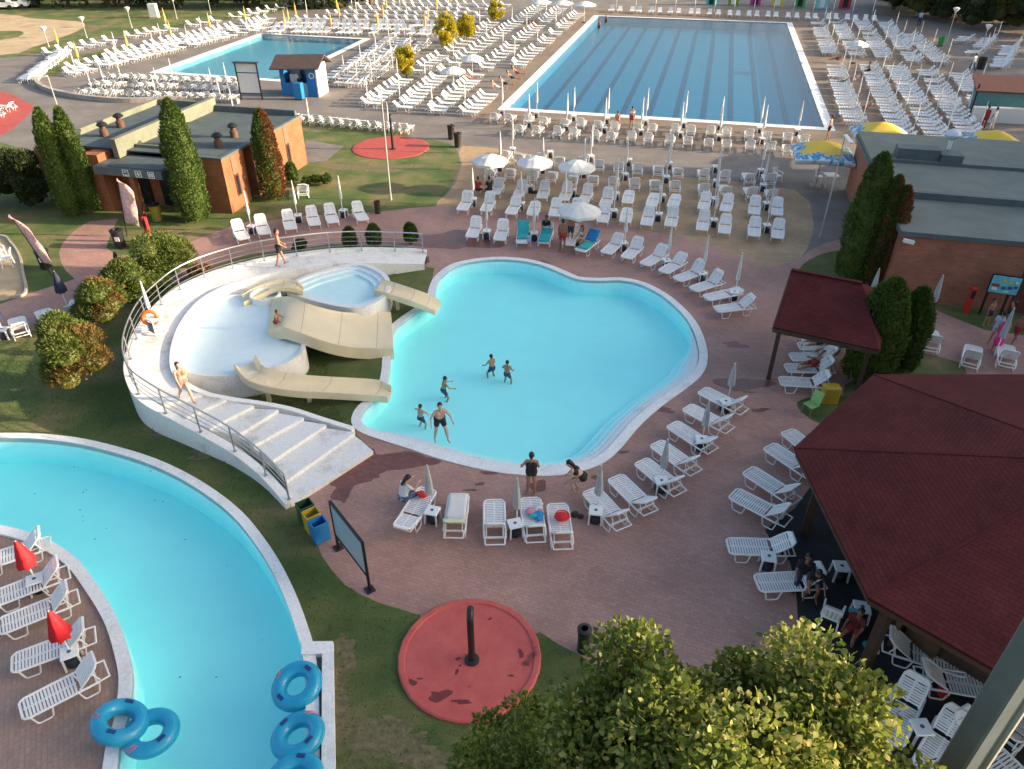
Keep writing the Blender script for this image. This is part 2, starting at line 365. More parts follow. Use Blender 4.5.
tan = smooth(gp([(462,146),(520,152),(600,169),(700,178),(795,190),(812,215),(812,235),(800,259),(770,268),(700,242),(620,224),(560,214),(480,209),(436,206),(446,195),(455,184),(462,164)]), 2)
lapdeck = gp([(470,121),(488,104),(585,6),(812,10),(830,22),(925,22),(1000,108),(960,140),(880,140),(835,152),(700,146),(560,133)])
red = gp([(-300,380),(-150,346),(0,304),(20,297),(40,290),(75,279),(66,271),(61,262),(59,252),(62,244),(69,236),(78,228),(90,221),(118,219),(113,228),(110,236),(106,248),(118,256),(145,254),(175,248),(200,238),(240,223),(300,216),(360,213),(410,208),(436,206),(480,209),(560,214),(620,224),(700,242),(770,268),(786,263),(800,258),(812,249),(825,243),(838,240),(880,236),(905,290),(940,312),(985,330),(1100,345),(1500,420),(1500,960),(700,960),(650,769),(620,690),(600,668),(580,655),(560,645),(540,632),(520,640),(420,640),(420,615),(400,609),(380,603),(362,595),(345,585),(332,570),(322,556),(312,530),(300,507),(292,505),(372,449),(358,436),(330,400),(330,300),(430,262),(427,252),(395,246),(330,244),(297,249),(250,254),(205,268),(175,284),(150,270),(120,282),(95,296),(57,323),(30,332),(0,341),(-150,395),(-300,440)])
innerlawn = gp([(434,268),(429,300),(420,306),(400,318),(388,330),(385,350),(384,370),(380,386),(368,400),(358,410),(354,418),(354,430),(330,430),(280,420),(200,410),(170,360),(200,300),(280,285),(370,262)])
isle = smooth(gp([(-400,561),(-200,534),(-60,525),(0,532),(39,543.5),(70,563),(92,592),(111,625),(122,660),(125,684),(119,722),(108,769),(98,960),(-400,960)]), 2)
semig = smooth(gp([(795,284),(797,272),(806,262),(822,254),(845,250),(880,252),(905,270),(900,290),(860,292),(820,292)]), 3)
sideg = smooth(gp([(905,300),(935,306),(985,322),(1060,335),(1060,300),(960,290),(900,285)]), 2)
sideg2 = smooth(gp([(890,362),(915,352),(945,358),(965,368),(960,395),(880,400),(850,400),(845,385)]), 2)
bed = smooth(gp([(797,402),(830,395),(860,400),(840,425),(812,420)]), 3)
floor_shade = gp([(815,480),(795,508),(765,530),(776,550),(790,562),(796,590),(798,620),(815,655),(850,690),(885,730),(905,800),(950,900),(1500,960),(1500,400),(1000,420),(880,430)])  # dark ground outline, drawn where the deep shade beside the pavilion lies
sandL = smooth(gp([(-250,232),(-60,232),(0,236),(12,243),(21,256),(25,275),(27,294),(0,301),(-60,318),(-250,370)]), 3)
padL = smooth(gp([(-60,88),(0,91),(24,101),(33,107),(25,118),(0,136),(-60,150),(-150,120)]), 3)
wet1 = [p+Vector((R.uniform(-.07,.07), R.uniform(-.07,.07), 0)) for p in smooth(gp([(376,454),(372,449),(330,478),(338,487),(330,497),(345,503),(352,487),(375,479),(388,470),(420,467),(440,462),(408,452)]), 4)]
wets = [wet1, ragged(457,240,1.9,1.5,3), ragged(742,384,.9,.5,4), ragged(664,410,.35,.16,5), ragged(538,486,.35,.22,6), ragged(489,473,.25,.1,7), ragged(622,452,.2,.1,8), ragged(597,478,.2,.1,9), ragged(735,345,.5,.25,10), ragged(563,278,.7,.5,11, rot=.6), ragged(541,262,.4,.2,12), ragged(470,490,.2,.06,13), ragged(480,484,.14,.08,14), ragged(760,410,.35,.12,15), ragged(748,392,.2,.1,16)]
gut = gp([(315,657),(324,657),(323,769),(322,960),(311,960),(312,769)])
M_BARE = plain('bare_soil', (.155,.13,.065), .95, .45, 6.0, bmp=.6)
BIG = [Vector((-1500,-60,0)), Vector((1500,-60,0)), Vector((1500,2500,0)), Vector((-1500,2500,0))]
REG = [('lawn', M_GRASS, BIG), ('concourse', M_GREY, conc), ('top_lawn', M_GRASS, lawnTL), ('top_lawn', M_GRASS, lawnTL2), ('sand_track', M_SAND, sandTL), ('top_lawn', M_GRASS, lawnTL3),
       ('pool_terrace', M_DECK, lapdeck), ('tan_paving', M_TAN, tan), ('red_paving', M_RED, red), ('lawn', M_GRASS, island), ('concourse', M_GREY, patch),
       ('lawn', M_GRASS, innerlawn), ('island_paving', M_ISLE, isle), ('lawn', M_GRASS, semig), ('lawn', M_GRASS, sideg), ('lawn', M_GRASS, sideg2), ('shaded_dark_floor', M_SHADEFLOOR, floor_shade), ('lawn', M_GRASS, bed),
       ('sand_pit', M_SAND, sandL), ('red_rubber_ground', M_RUBBER, padL), ('gutter', M_GRAVEL, gut)]
for sx_, sy_, a_, b_, k_ in ((175,428,1.0,.35,31),(215,452,.8,.3,32),(335,690,.35,.6,33),(392,742,1.1,.5,34),(345,650,.3,.4,35),(370,168,2.6,.9,36),(300,208,2.0,.5,37),(420,150,1.6,.5,38),(150,232,1.2,.4,39),(100,200,2.2,.4,40),(400,190,1.6,.6,41)): REG.insert(-1, ('bare_soil', M_BARE, ragged(sx_, sy_, a_, b_, k_, 90, .5, fine=.12)))
for w in wets: REG.append(('wet_paving', M_WET, w))
HOLES = [outset(KIDNEY, .12), outset(RIVER, .12), quadout(LAPC, .2), quadout(SMALLC, .2)]
def build_ground():
    V = []; E = []
    for P in [r[2] for r in REG]+HOLES:
        o = len(V); n = len(P); V += [Vector((p.x, p.y)) for p in P]; E += [(o+i, o+(i+1) % n) for i in range(n)]
    vs, es, fs, *_ = delaunay_2d_cdt(V, E, [], 0, 1e-5)
    polys = [[(p.x, p.y) for p in r[2]] for r in REG]; hol = [[(p.x, p.y) for p in h] for h in HOLES]
    bb = lambda P: (min(p[0] for p in P), max(p[0] for p in P), min(p[1] for p in P), max(p[1] for p in P))
    PB = [bb(P) for P in polys]; HB = [bb(P) for P in hol]
    hit = lambda x, y, P, b: b[0] <= x <= b[1] and b[2] <= y <= b[3] and inside(x, y, P)
    out = {}
    for f in fs:
        x = sum(vs[i].x for i in f)/len(f); y = sum(vs[i].y for i in f)/len(f)
        if any(hit(x, y, P, b) for P, b in zip(hol, HB)): continue
        for k in range(len(REG)-1, -1, -1):
            if hit(x, y, polys[k], PB[k]):
                if k == 0 or REG[k][0] != 'x': out.setdefault(REG[k][0], (REG[k][1], []))[1].append(f)
                break
    for name, (mat, fl) in out.items():
        used = {}; vv = []; ff = []
        for f in fl:
            g = []
            for i in f:
                if i not in used: used[i] = len(vv); vv.append((vs[i].x, vs[i].y, 0))
                g.append(used[i])
            a, b, c = (vs[i] for i in f[:3])
            if (b.x-a.x)*(c.y-a.y)-(c.x-a.x)*(b.y-a.y) < 0: g.reverse()
            ff.append(g)
        mb = MB(); mb.add(vv, ff); struct(mb.build(name, mat))
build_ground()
# ------------------------------------------------------------------ pools
def flatpoly(mb, P, z, mi=0, up=True):
    n = len(P); V = [Vector((p.x, p.y)) for p in P]
    vs, es, fs, *_ = delaunay_2d_cdt(V, [(i, (i+1) % n) for i in range(n)], [], 1, 1e-5)
    ff = []
    for f in fs:
        a, b, c = (vs[i] for i in f[:3]); s = (b.x-a.x)*(c.y-a.y)-(c.x-a.x)*(b.y-a.y)
        ff.append(f if (s > 0) == up else list(reversed(f)))
    mb.add([(v.x, v.y, z) for v in vs], ff, mi)
def walls(mb, P, z0, z1, mi=0):
    n = len(P); vs = [(p.x, p.y, z0) for p in P]+[(p.x, p.y, z1) for p in P]
    mb.add(vs, [(i, (i+1)%n, n+(i+1)%n, n+i) for i in range(n)], mi)
def pool(P, depth, wz, cw, cz, paint, water, quad=False, lap=False):
    o = MB(); out = quadout(P, cw) if quad else outset(P, cw)
    strip(o, P, out, -.1, cz, cz-.02); struct(o.build('pool_coping', M_COPING, smooth=not quad))
    b = MB(); flatpoly(b, P, -depth); walls(b, P, -depth, cz-.03); struct(b.build('pool_basin', paint))
    Q = quadout(P, .03) if quad else outset(P, .03)
    if area(Q) < 0: Q = list(reversed(Q))
    w = MB(); flatpoly(w, Q, wz); flatpoly(w, Q, -depth-.04, up=False); walls(w, Q, -depth-.04, wz); struct(w.build('water', water))
pool(KIDNEY, .8, -.03, .34, .05, M_PAINT, M_WATER)
pool(RIVER, 1.05, -.06, .30, .10, M_PAINT, M_WATER)
pool(LAPC, 1.1, -.03, .75, .04, M_LAPPAINT, M_LAPWATER, True)
pool(SMALLC, .6, -.03, .7, .04, M_SMALLPAINT, M_LAPWATER, True)
# painted lanes on the lap pool floor
ln = MB(); e1 = (LAPC[1]-LAPC[0]); e2 = (LAPC[3]-LAPC[0])
for k in range(1, 11):
    a = LAPC[0]+e1*(k/11)+e2*.015; b = LAPC[0]+e1*(k/11)+e2*.985
    ln.bar((a.x, a.y, -1.075), (b.x, b.y, -1.075), .42, .02)
struct(ln.build('lane_lines', M_LANE))
# submerged white beach steps along the near and right side of the big pool
NRM = normals(KIDNEY); sel = list(range(4*14, 4*32))
for k, (w0, w1, z) in enumerate([(0.0,.2,-.07),(.2,.42,-.18),(.42,.68,-.34),(.68,1.0,-.54)]):
    A = []; B = []
    for q, i in enumerate(sel):
        e = min(1, min(q, len(sel)-1-q)/10); e = e*e*(3-2*e)
        A.append(KIDNEY[i]-NRM[i]*(w0*e+.02)); B.append(KIDNEY[i]-NRM[i]*((w1+.0)*e+.03))
    s = MB(); strip(s, A, B, -.79, z, closed=False); struct(s.build('pool_step', M_COPING if k < 2 else M_PAINT))
# raised wall and notch of the river pool
nb = MB(); a = G(333,646); b = G(333,769); c = G(331,960)
nb.prism([G(303,646)+Vector((0,.02,0)), G(334,645), G(334,657), G(302,658)], -.2, .16)
nb.prism([G(323,657), G(334,657), G(336,769), G(334,960), G(322,960), G(322.5,769)], -.2, .158)
struct(nb.build('pool_wall', M_COPING))
# low wall round the small pool terrace
tw = smooth(gp([(46,72),(39,82),(48,90),(70,96),(93,99.5),(125,102),(163,101),(205,100),(240,103)]), 5, False)
o = MB(); nn = normals(tw, False); strip(o, tw, [p+n*.35 for p, n in zip(tw, nn)], 0, .38, closed=False)
tag(o.build('terrace_wall', M_CEMENT), 'low curved grey wall round the terrace of the small pool', 'wall')
o = MB(); tw2 = smooth(gp([(-60,232),(0,236),(12,243),(21,256),(25,275),(27,294),(10,299)]), 5, False); nn = normals(tw2, False)
strip(o, tw2, [p+n*.1 for p, n in zip(tw2, nn)], 0, .12, closed=False); tag(o.build('border_kerb', M_CEMENT), 'thin pale kerb around the sand pit by the left lawn', 'kerb')

# leaves and specks drifting on the river pool and the wading pool
r_ = random.Random(77); m = MB()
for x, y in ((34,494),(87,490),(84,492),(81,509),(83,516),(84,520),(107,529),(155,500),(162,501),(75,467),(95,540),(227,566),(150,470),(185,540),(262,640),(180,678),(217,676)):
    p = G(x+r_.uniform(-1,1), y+r_.uniform(-1,1), -.052); a = r_.uniform(0,6); l = r_.uniform(.02,.042)
    m.add([p+Vector((l*math.cos(a+k*1.57)*(1 if k % 2 else .5), l*math.sin(a+k*1.57)*(1 if k % 2 else .5), 0)) for k in range(4)], [(0,1,2,3)])
o = struct(m.build('floating_leaves', M_BARK), 'stuff'); tag(o, 'small dark leaves drifting on the curved river pool', 'leaves')
# ------------------------------------------------------------------ raised walkway with steps, wading pools, slides
OUT = [((427,253),.2),((411,251.5),.32),((395,251),.45),((378,250.5),.58),((362,250.5),.7),((330,252),.9),((297,256),1.05),((264.5,261),1.1),((233,268.6),1.1),((205,278),1.1),((180.5,290),1.1),((162,305),1.1),((147,321),1.1),((137,339),1.1),((131,359),1.1),((131,376),1.1),((139,394),1.04),((152,405),1.0),((166,413),.92),((183,422),.82),((200.7,431.6),.72),((235,451),.52),((266,475),.32),((291,503),.15)]
INN = [((424,265),.2),((410,264.7),.32),((395,264.5),.45),((380,264.2),.58),((366,264),.7),((335,265),.9),((305,268),1.05),((275,274),1.1),((248,281),1.1),((222,290),1.1),((203,301),1.1),((190,314),1.1),((181,328),1.1),((175,343),1.1),((172.5,360),1.1),((175,374),1.1),((186,386),1.1)]
root = thing('raised_walkway', 'white curved raised walkway with wide steps and steel railing around the wading pools', 'walkway', G(160,350))
def W(p): return (p[0]-root.location.x, p[1]-root.location.y, p[2])
def up(o): o.parent = root; o.matrix_parent_inverse = Matrix.Translation(-root.location); return o
o_ = [G(*p, z) for p, z in OUT]; i_ = [G(*p, z) for p, z in INN]
d = MB(); n = len(INN)
vs = []
for k in range(n): vs += [o_[k], i_[k], Vector((i_[k].x, i_[k].y, 0)), Vector((o_[k].x, o_[k].y, 0))]
fs = []
for k in range(n-1):
    for q in range(4): r = (q+1) % 4; fs.append((k*4+q, k*4+4+q, k*4+4+r, k*4+r))
d.add(vs, fs); up(d.build('deck', M_STAIR))
ST_L = [((287,484),(355,436),.15),((273,463.5),(326.5,428),.30),((254,448.5),(304,421),.44),((240,437),(278.6,413),.58),((210,431),(254,408.7),.72),((187,420),(228,402),.85),((165,407),(207,396),.98)]
ends = [(G(a[0], a[1], z), G(b[0], b[1], z)) for a, b, z in ST_L]
lp = G(373,451,.15), G(291,504,.15)
st = MB(); st.prism([lp[1], lp[0], G(362,441,.15), ends[0][1], ends[0][0]], 0, .15); up(st.build('landing', M_STAIR))
hs = [z for *_, z in ST_L]
for k in range(7):
    a, b = ends[k]; c, e = ends[k+1] if k < 6 else (G(139,394,1.1), G(186,386,1.1)); z = hs[k+1] if k < 6 else 1.1
    s = MB(); s.prism([a, b, e, c], 0, z); t = up(s.build('step', M_STAIR))
    ns = MB(); dv = ((c-a).normalized()+(e-b).normalized()).normalized()*.16
    ns.prism([a-dv*.1, b-dv*.1, b+dv, a+dv], z-.12, z+.006); q = ns.build('nosing', M_WHITE); q.parent = t
oc = smooth(o_, 4, False); zz = [p.z for p in oc]; nn = normals(oc, False)
sgn = 1 if (oc[40]+nn[40]*.5-G(250,330)).length > (oc[40]-G(250,330)).length else -1
k = MB(); strip(k, [p-n*.1*sgn for p, n in zip(oc, nn)], [p+n*.2*sgn for p, n in zip(oc, nn)], 0, [z+.1 for z in zz], closed=False); up(k.build('outer_wall', M_WHITE))
ic = smooth([G(*p, z) for p, z in INN]+[G(*p, z) for p, z in [((205,395.5),1.0),((229,401),.86),((257,405),.72),((289.5,411),.55),((322,421.5),.36),((353,431),.2)]], 4, False)
nn = normals(ic, False)
k = MB(); strip(k, [p+n*.08 for p, n in zip(ic, nn)], [p-n*.12 for p, n in zip(ic, nn)], 0, [p.z+.11 for p in ic], closed=False); up(k.build('inner_wall', M_WHITE))
POST = [((423,252),.22),((395,251),.45),((362,250.5),.7),((330,252),.9),((297,256),1.05),((264.5,261),1.1),((233,268.6),1.1),((205,278),1.1),((180.5,290),1.1),((162,305),1.1),((147,321),1.1),((137,339),1.1),((131,359),1.1),((131,376),1.1),((139,394),1.04),((166,413),.92),((200.7,431.6),.72),((235,451),.52),((266,475),.32),((289,499),.16)]
pp = [G(*p, z+.1) for p, z in POST]; rl = smooth(pp, 4, False); rm = MB()
rm.tube([p+Vector((0,0,1.0)) for p in rl], .03, 6)
for h in (.28,.5,.72): rm.tube([p+Vector((0,0,h)) for p in rl], .014, 5)
rail = up(rm.build('railing', M_STEEL, smooth=True))
for p in pp:
    q = MB(); q.tube([p, p+Vector((0,0,1.0))], .028, 6); q.tube([p+Vector((0,0,-.01)), p+Vector((0,0,.02))], .06, 8); c = q.build('post', M_STEEL, smooth=True); c.parent = rail
# wading pools
def wading(px, z, rim, wz, fl, label, base, sink):
    P = smooth([G(x, y, z) for x, y in px], 4)
    r = thing('wading_pool', label, 'wading pool', (0,0,0))
    o = MB(); I = outset(P, -rim); strip(o, P, I, base, z, z-.01); o.build('rim_wall', M_WHITE, r, True)
    f = MB(); flatpoly(f, I, z-fl); f.build('pool_floor', M_TODPAINT, r)
    if sink:
        for q, (w, h) in enumerate([(.25,.11),(.55,.2)]):
            s = MB(); strip(s, I, outset(P, -rim-w), z-fl, z-h); s.build('ledge', M_TODPAINT, r)
    Q = outset(P, -rim+.03)
    if area(Q) < 0: Q = list(reversed(Q))
    w = MB(); flatpoly(w, Q, z-wz); flatpoly(w, Q, z-fl-.04, up=False); walls(w, Q, z-fl-.04, z-wz); w.build('water', M_WATER, r)
    return P
wading([(177,362),(176,349),(181,333),(191,318),(203,306),(218,298),(238,294),(262,296),(280,305),(296,322),(305,342),(302,352),(292,360),(277,367),(255,372),(232,375.5),(208,376),(188,372)], 1.02, .16, .025, .1, 'pale shallow kidney-shaped wading pool between the walkway and the wide slide', 0, False)
wading([(286,286),(294.5,280),(316,271.5),(350,263.5),(368,264.5),(385,273),(390.5,282),(389,291),(383,298),(372,304.5),(357,308),(337.5,306),(316,301.5),(299,296),(289,292)], .95, .2, .06, .3, 'smaller oval wading pool with white rim at the far end of the walkway', 0, True)
M_SEAM = plain('dull_seam', (.36,.30,.21), .6)
# slides
def slide(name, label, A, B, mat, lip=.14, sag=.06, skirt=.14, legs=()):
    a = smooth([G(x, y, z) for x, y, z in A], 4, False); b = smooth([G(x, y, z) for x, y, z in B], 4, False)
    n = len(a); vs = []; K = 14
    for p, q in zip(a, b):
        w = (q-p); L = w.length; w = w/L; t = .05
        def at(s, h): v = p+w*(s*L); return Vector((v.x, v.y, v.z+h))
        s = t/L*1.2
        prof = [at(0,-skirt), at(0,lip-.02), at(s*.5,lip), at(s,lip-.03), at(min(.3, s*2.2),.03)]
        for u in (.2,.35,.5,.65,.8): prof.append(at(u, .0-sag*math.sin(math.pi*u)))
        prof += [at(1-min(.3, s*2.2),.03), at(1-s,lip-.03), at(1-s*.5,lip), at(1,lip-.02), at(1,-skirt)]
        vs += prof
    k = len(prof); fs = []
    for i in range(n-1):
        for j in range(k): l = (j+1) % k; fs.append((i*k+j, (i+1)*k+j, (i+1)*k+l, i*k+l))
    fs += [tuple(range(k)), tuple(reversed(range((n-1)*k, n*k)))]
    r = thing(name, label, 'water slide')
    m = MB(); m.add(vs, fs); c = m.build('chute', mat, r, True)
    jm = MB()
    for i in range(4, n-2, max(3, n//4)):
        q = [vs[i*k+j]+Vector((0,0,.004)) for j in range(1, k-1)]; e = [vs[i*k+j].lerp(vs[(i+1)*k+j], .018/max(.05, (vs[(i+1)*k+j]-vs[i*k+j]).length))+Vector((0,0,.004)) for j in range(1, k-1)]
        jm.add(q+e, [(j, len(q)+j, len(q)+j+1, j+1) for j in range(len(q)-1)])
    jm.build('section_joint', M_SEAM, r)
    for f in legs:
        i = int(f*(n-1)); c = (a[i]+b[i])/2; h = min(a[i].z, b[i].z)-.08
        if h > .2:
            l = MB(); l.box((c.x, c.y, h/2), (.14,.14,h)); l.build('leg', M_CREAM, r)
    return r
slide('water_slide', 'narrow cream slide from the oval wading pool down into the big pool', [(381,281,1.0),(395,285,.92),(415,291.5,.72),(430,297,.42),(440.5,303,.12)], [(374,292,1.0),(388,296,.92),(408,302.5,.72),(424,308,.42),(435,313,.12)], M_CREAM, legs=(.35,.7))
slide('water_slide', 'very wide cream slide with a child sitting at its top', [(271,301,1.02),(281,299,1.32),(291,299,1.5),(305,304.5,1.42),(323,310,1.15),(342,314,.82),(360,315,.55),(378,314.5,.36),(391,314,.28)], [(267,333,1.02),(276,331,1.3),(284,330,1.5),(300,335,1.42),(320,342,1.15),(338,347,.82),(356,349.5,.55),(376,350.5,.36),(393.5,350.5,.28)], M_CREAM, lip=.12, sag=.03, skirt=.42, legs=(.5,))
slide('water_slide', 'long narrow cream slide curving from the near side of the kidney wading pool', [(257,358,1.12),(264,369,1.08),(275,373,1.0),(292,376.5,.86),(316,379,.68),(350,381,.46),(378,383,.26),(392,389,.1)], [(234,368,1.12),(243,380,1.06),(254,386,.98),(272,391,.84),(298,394.5,.66),(330,396,.45),(362,398,.25),(388,400,.1)], M_CREAM, lip=.17, sag=.1, legs=(.3,.6))
slide('water_slide', 'short pale yellow slide curving between the two wading pools', [(304,288,1.1),(298,282.5,1.25),(288,280,1.3),(272,282.5,1.25),(256,288,1.15),(242,296,1.05)], [(303,292,1.1),(294,289.5,1.25),(284,288.5,1.3),(274,290,1.25),(264,294.5,1.15),(244,304,1.05)], M_YELLOWGRP, lip=.07, sag=.05)
m = MB(); c = G(266,299,.93); m.lathe([(.0,.05),(.46,.05),(.52,.10),(.56,.26),(.63,.27),(.66,.2),(.66,-.93),(.0,-.93)], 28, c, cap=False)
tag(m.build('splash_tub', M_WHITE, smooth=True), 'round white splash tub beside the pale yellow slide', 'tub')
# red splash pads with spouts
pd = MB(); cp = (-1.05, 11.5, 0)
r = thing('splash_pad', 'large round red rubber splash pad with dark stains in the near lawn', 'splash pad', cp)
def padmat():
    m, nt, b = newmat('stained_red_rubber'); co = coord(nt)
    n = N(nt, 'ShaderNodeTexNoise', Scale=1.6, Detail=9.0, Roughness=.7); nt.links.new(co, n.inputs['Vector'])
    rr = ramp(nt, [(.25, (.44,.07,.06)), (.5, (.55,.10,.085)), (.8, (.60,.15,.12))]); nt.links.new(n.outputs['Fac'], rr.inputs[0])
    n2 = N(nt, 'ShaderNodeTexNoise', Scale=1.05, Detail=5.0, Roughness=.6, Distortion=.6); nt.links.new(co, n2.inputs['Vector'])
    r2 = ramp(nt, [(.645, (0,0,0)), (.70, (1,1,1))]); nt.links.new(n2.outputs['Fac'], r2.inputs[0])
    ml = N(nt, 'ShaderNodeMath', operation='MULTIPLY'); nt.links.new(r2.outputs[0], ml.inputs[0]); ml.inputs[1].default_value = .75
    nt.links.new(mix(nt, ml.outputs[0], rr.outputs[0], (.13,.03,.03)), b.inputs['Base Color'])
    b.inputs['Roughness'].default_value = .6; return m
M_PADM = padmat(); M_STAIN = plain('wet_stain', (.17,.03,.03), .5, .3, 6.0)
m = MB(); m.lathe([(0,.055),(1.6,.05),(1.62,.085),(1.74,.085),(1.78,.05),(1.78,-.05)], 26, mi=0, cap=False); m.build('rubber_disc', M_PADM, r)
def spout(par, loc, h, rad, hook=True):
    t = thing('water_spout', par, 'spout', loc)
    m = MB(); m.tube([(0,0,0), (0,0,h*.93), (0,.03,h*.98), (0,.14,h*1.02), (0,.26,h*1.0)], rad, 10); m.build('pipe', M_BLACK, t, True)
    m = MB(); m.lathe([(rad*2.2,0),(rad*2.2,.04),(rad*1.2,.07)], 12); m.build('base_flange', M_BLACK, t, True)
for sx_, sy_, a_, b_, k_ in ((411,684,.12,.1,51),(440,697,.26,.14,52),(462,703,.25,.05,53),(457,673,.05,.07,54),(458,660,.06,.05,55),(460,667,.04,.03,56),(490,620,.05,.05,57),(521,655,.07,.12,58),(420,680,.06,.03,59),(511,677,.06,.04,60),(526,665,.08,.06,61)):
    P = ragged(sx_, sy_, a_, b_, k_, 18, .4); mm = MB(); flatpoly(mm, [p-Vector(cp) for p in P], .0575); mm.build('stain', M_STAIN, r)
spout('black bent spout pipe standing on the large near red splash pad', G(472,660,.06), 1.62, .085)
r = thing('splash_pad', 'flat red splash pad in the sunlit lawn by the orange building', 'splash pad', padc)
m = MB(); m.lathe([(0,.05),(2.6,.045),(2.75,.03),(2.75,-.05)], 40, cap=False); m.build('rubber_disc', M_RUBBER, r)
for st_ in [(401,152,.5,.35),(397,149,.9,.12),(388,150,.2,.3)]: pass
b_ = G(393,149,.05); hh = hgt(393,149,116); spout('tall dark spout pole on the far red splash pad', b_, hh, .09)
M_PANELB = plain('dull_panel', (.19,.13,.08), .7)
M_RUST = plain('rusty_metal', (.12,.06,.04), .7, .3)
def frame(o, ex):
    ex = Vector(ex).normalized(); ey = Vector((-ex.y, ex.x)); 
    return lambda a, b: Vector((o[0]+ex.x*a+ey.x*b, o[1]+ex.y*a+ey.y*b, 0))
def rect(mb, L, a0, a1, b0, b1, z0, z1, mi=0):
    mb.prism([L(a0,b0), L(a1,b0), L(a1,b1), L(a0,b1)], z0, z1, mi)
L0 = frame((-16.1,41.05), (.971,-.238))         # a runs right along the front, b to the back
L = lambda a, b: L0(-a, b)                       # a runs left from the near right corner
bl = thing('changing_rooms', 'low orange brick building with stepped flat roof and a canopy with white pictograms', 'building', L(5,4))
def B(o): o.parent = bl; o.matrix_parent_inverse = Matrix.Translation(-bl.location); return o
w = MB()
rect(w, L, 0, 2.2, 0, 2.2, 0, 3.08); rect(w, L, .55, 2.2, 2.2, 3.1, 0, 3.08); rect(w, L, 0, 2.2, 3.1, 9.4, 0, 3.08)
rect(w, L, 2.2, 2.45, .9, 9.4, 0, 3.08); rect(w, L, 2.45, 6.2, .35, .6, 0, 2.6); rect(w, L, 2.45, 6.2, 9.15, 9.4, 0, 3.08)
rect(w, L, 6.2, 10.3, .1, 9.2, 0, 3.3); rect(w, L, 6.9, 7.9, -1.3, .1, 0, 3.25); rect(w, L, 8.0, 11.9, -.45, -.15, 0, 3.1)
B(w.build('brick_wall', M_BRICK))
f = MB(); rect(f, L, .25, 6.1, .2, 9.2, 3.09, 3.16); B(f.build('lower_roof', M_ROOFFELT2))
f = MB(); rect(f, L, 6.5, 10.2, -.3, 9.0, 3.31, 3.38); B(f.build('upper_roof', M_ROOFFELT2))
f = MB(); rect(f, L, 6.12, 6.45, -.5, 9.5, 2.9, 3.95); rect(f, L, 10.2, 10.4, .1, 9.2, 3.3, 3.72); rect(f, L, 6.45, 10.2, 9.0, 9.2, 3.3, 3.7); rect(f, L, 4.3, 6.1, .9, 1.05, 3.161, 3.3)
B(f.build('parapet', M_ROOFEDGE))
f = MB(); rect(f, L, -.03, .25, -.03, 9.43, 3.085, 3.2); rect(f, L, .25, 2.3, -.03, .2, 3.085, 3.2); rect(f, L, .25, 6.1, 9.2, 9.43, 3.085, 3.5); B(f.build('roof_flashing', M_DARKFELT))
f = MB(); rect(f, L, 2.5, 6.8, -1.95, .34, 2.42, 2.86); cn = B(f.build('canopy', M_DARKFELT))
f = MB(); rect(f, L, 2.6, 6.0, -1.8, .3, 2.865, 2.9); c = f.build('canopy_roof', M_ROOFFELT2); c.parent = cn
for i, a in enumerate((3.15, 3.95, 4.75)):       # white restroom pictograms on the canopy front
    q = MB(); c0 = L(a, -1.962); ex = (L(1,0)-L(0,0))
    def pl(x0, x1, z0, z1):
        p0 = c0+ex*x0; p1 = c0+ex*x1; q.bar((p0.x,p0.y,(z0+z1)/2), (p1.x,p1.y,(z0+z1)/2), .02, z1-z0)
    pl(-.19,-.15,2.46,2.82); pl(.15,.19,2.46,2.82); pl(-.15,.15,2.79,2.82); pl(-.15,.15,2.46,2.49)
    if i == 0: pl(-.1,-.02,2.54,2.74); pl(.03,.11,2.54,2.74)
    if i == 1: pl(-.04,.04,2.52,2.76); pl(-.1,.1,2.6,2.67)
    if i == 2: pl(-.04,.04,2.66,2.74); pl(-.09,.09,2.5,2.56)
    c = q.build('pictogram', M_PLASTIC); c.parent = cn
f = MB(); rect(f, L, 2.46, 4.6, .30, .36, .02, 2.3); B(f.build('dark_entrance', M_GLASS))
f = MB(); rect(f, L, 4.75, 5.05, -1.5, -1.2, 0, 2.42); rect(f, L, 5.3, 6.5, .2, .34, 0, 2.3, 1); B(f.build('canopy_pillar', [M_BRICK, M_GLASS]))
for b in (1.1, 7.2):
    f = MB(); rect(f, L, -.035, .05, b-.22, b+.22, .75, 1.95); wn = B(f.build('window', plain('rust_frame', (.09,.03,.02), .5)))
    f = MB(); rect(f, L, -.045, -.036, b-.13, b+.13, .83, 1.87); c = f.build('pane', M_GLASS); c.parent = wn
    f = MB(); rect(f, L, -.03, .05, b-.25, b+.25, 1.97, 3.05); B(f.build('grey_panel', M_PANELB))
for x, y, z in ((219,147,3.16), (234.5,137,3.16), (105,136,3.38), (121,127,3.38)):
    p = G(x, y, z); v = MB(); v.lathe([(.24,0),(.24,.35),(.16,.42),(.16,.62)], 12, p); t = B(v.build('roof_vent', M_RUST, smooth=True))
    v = MB(); v.lathe([(.13,.58),(.28,.6),(.32,.66),(.22,.78),(.05,.84)], 12, p); c = v.build('vent_cowl', M_BLACK, smooth=True); c.parent = t
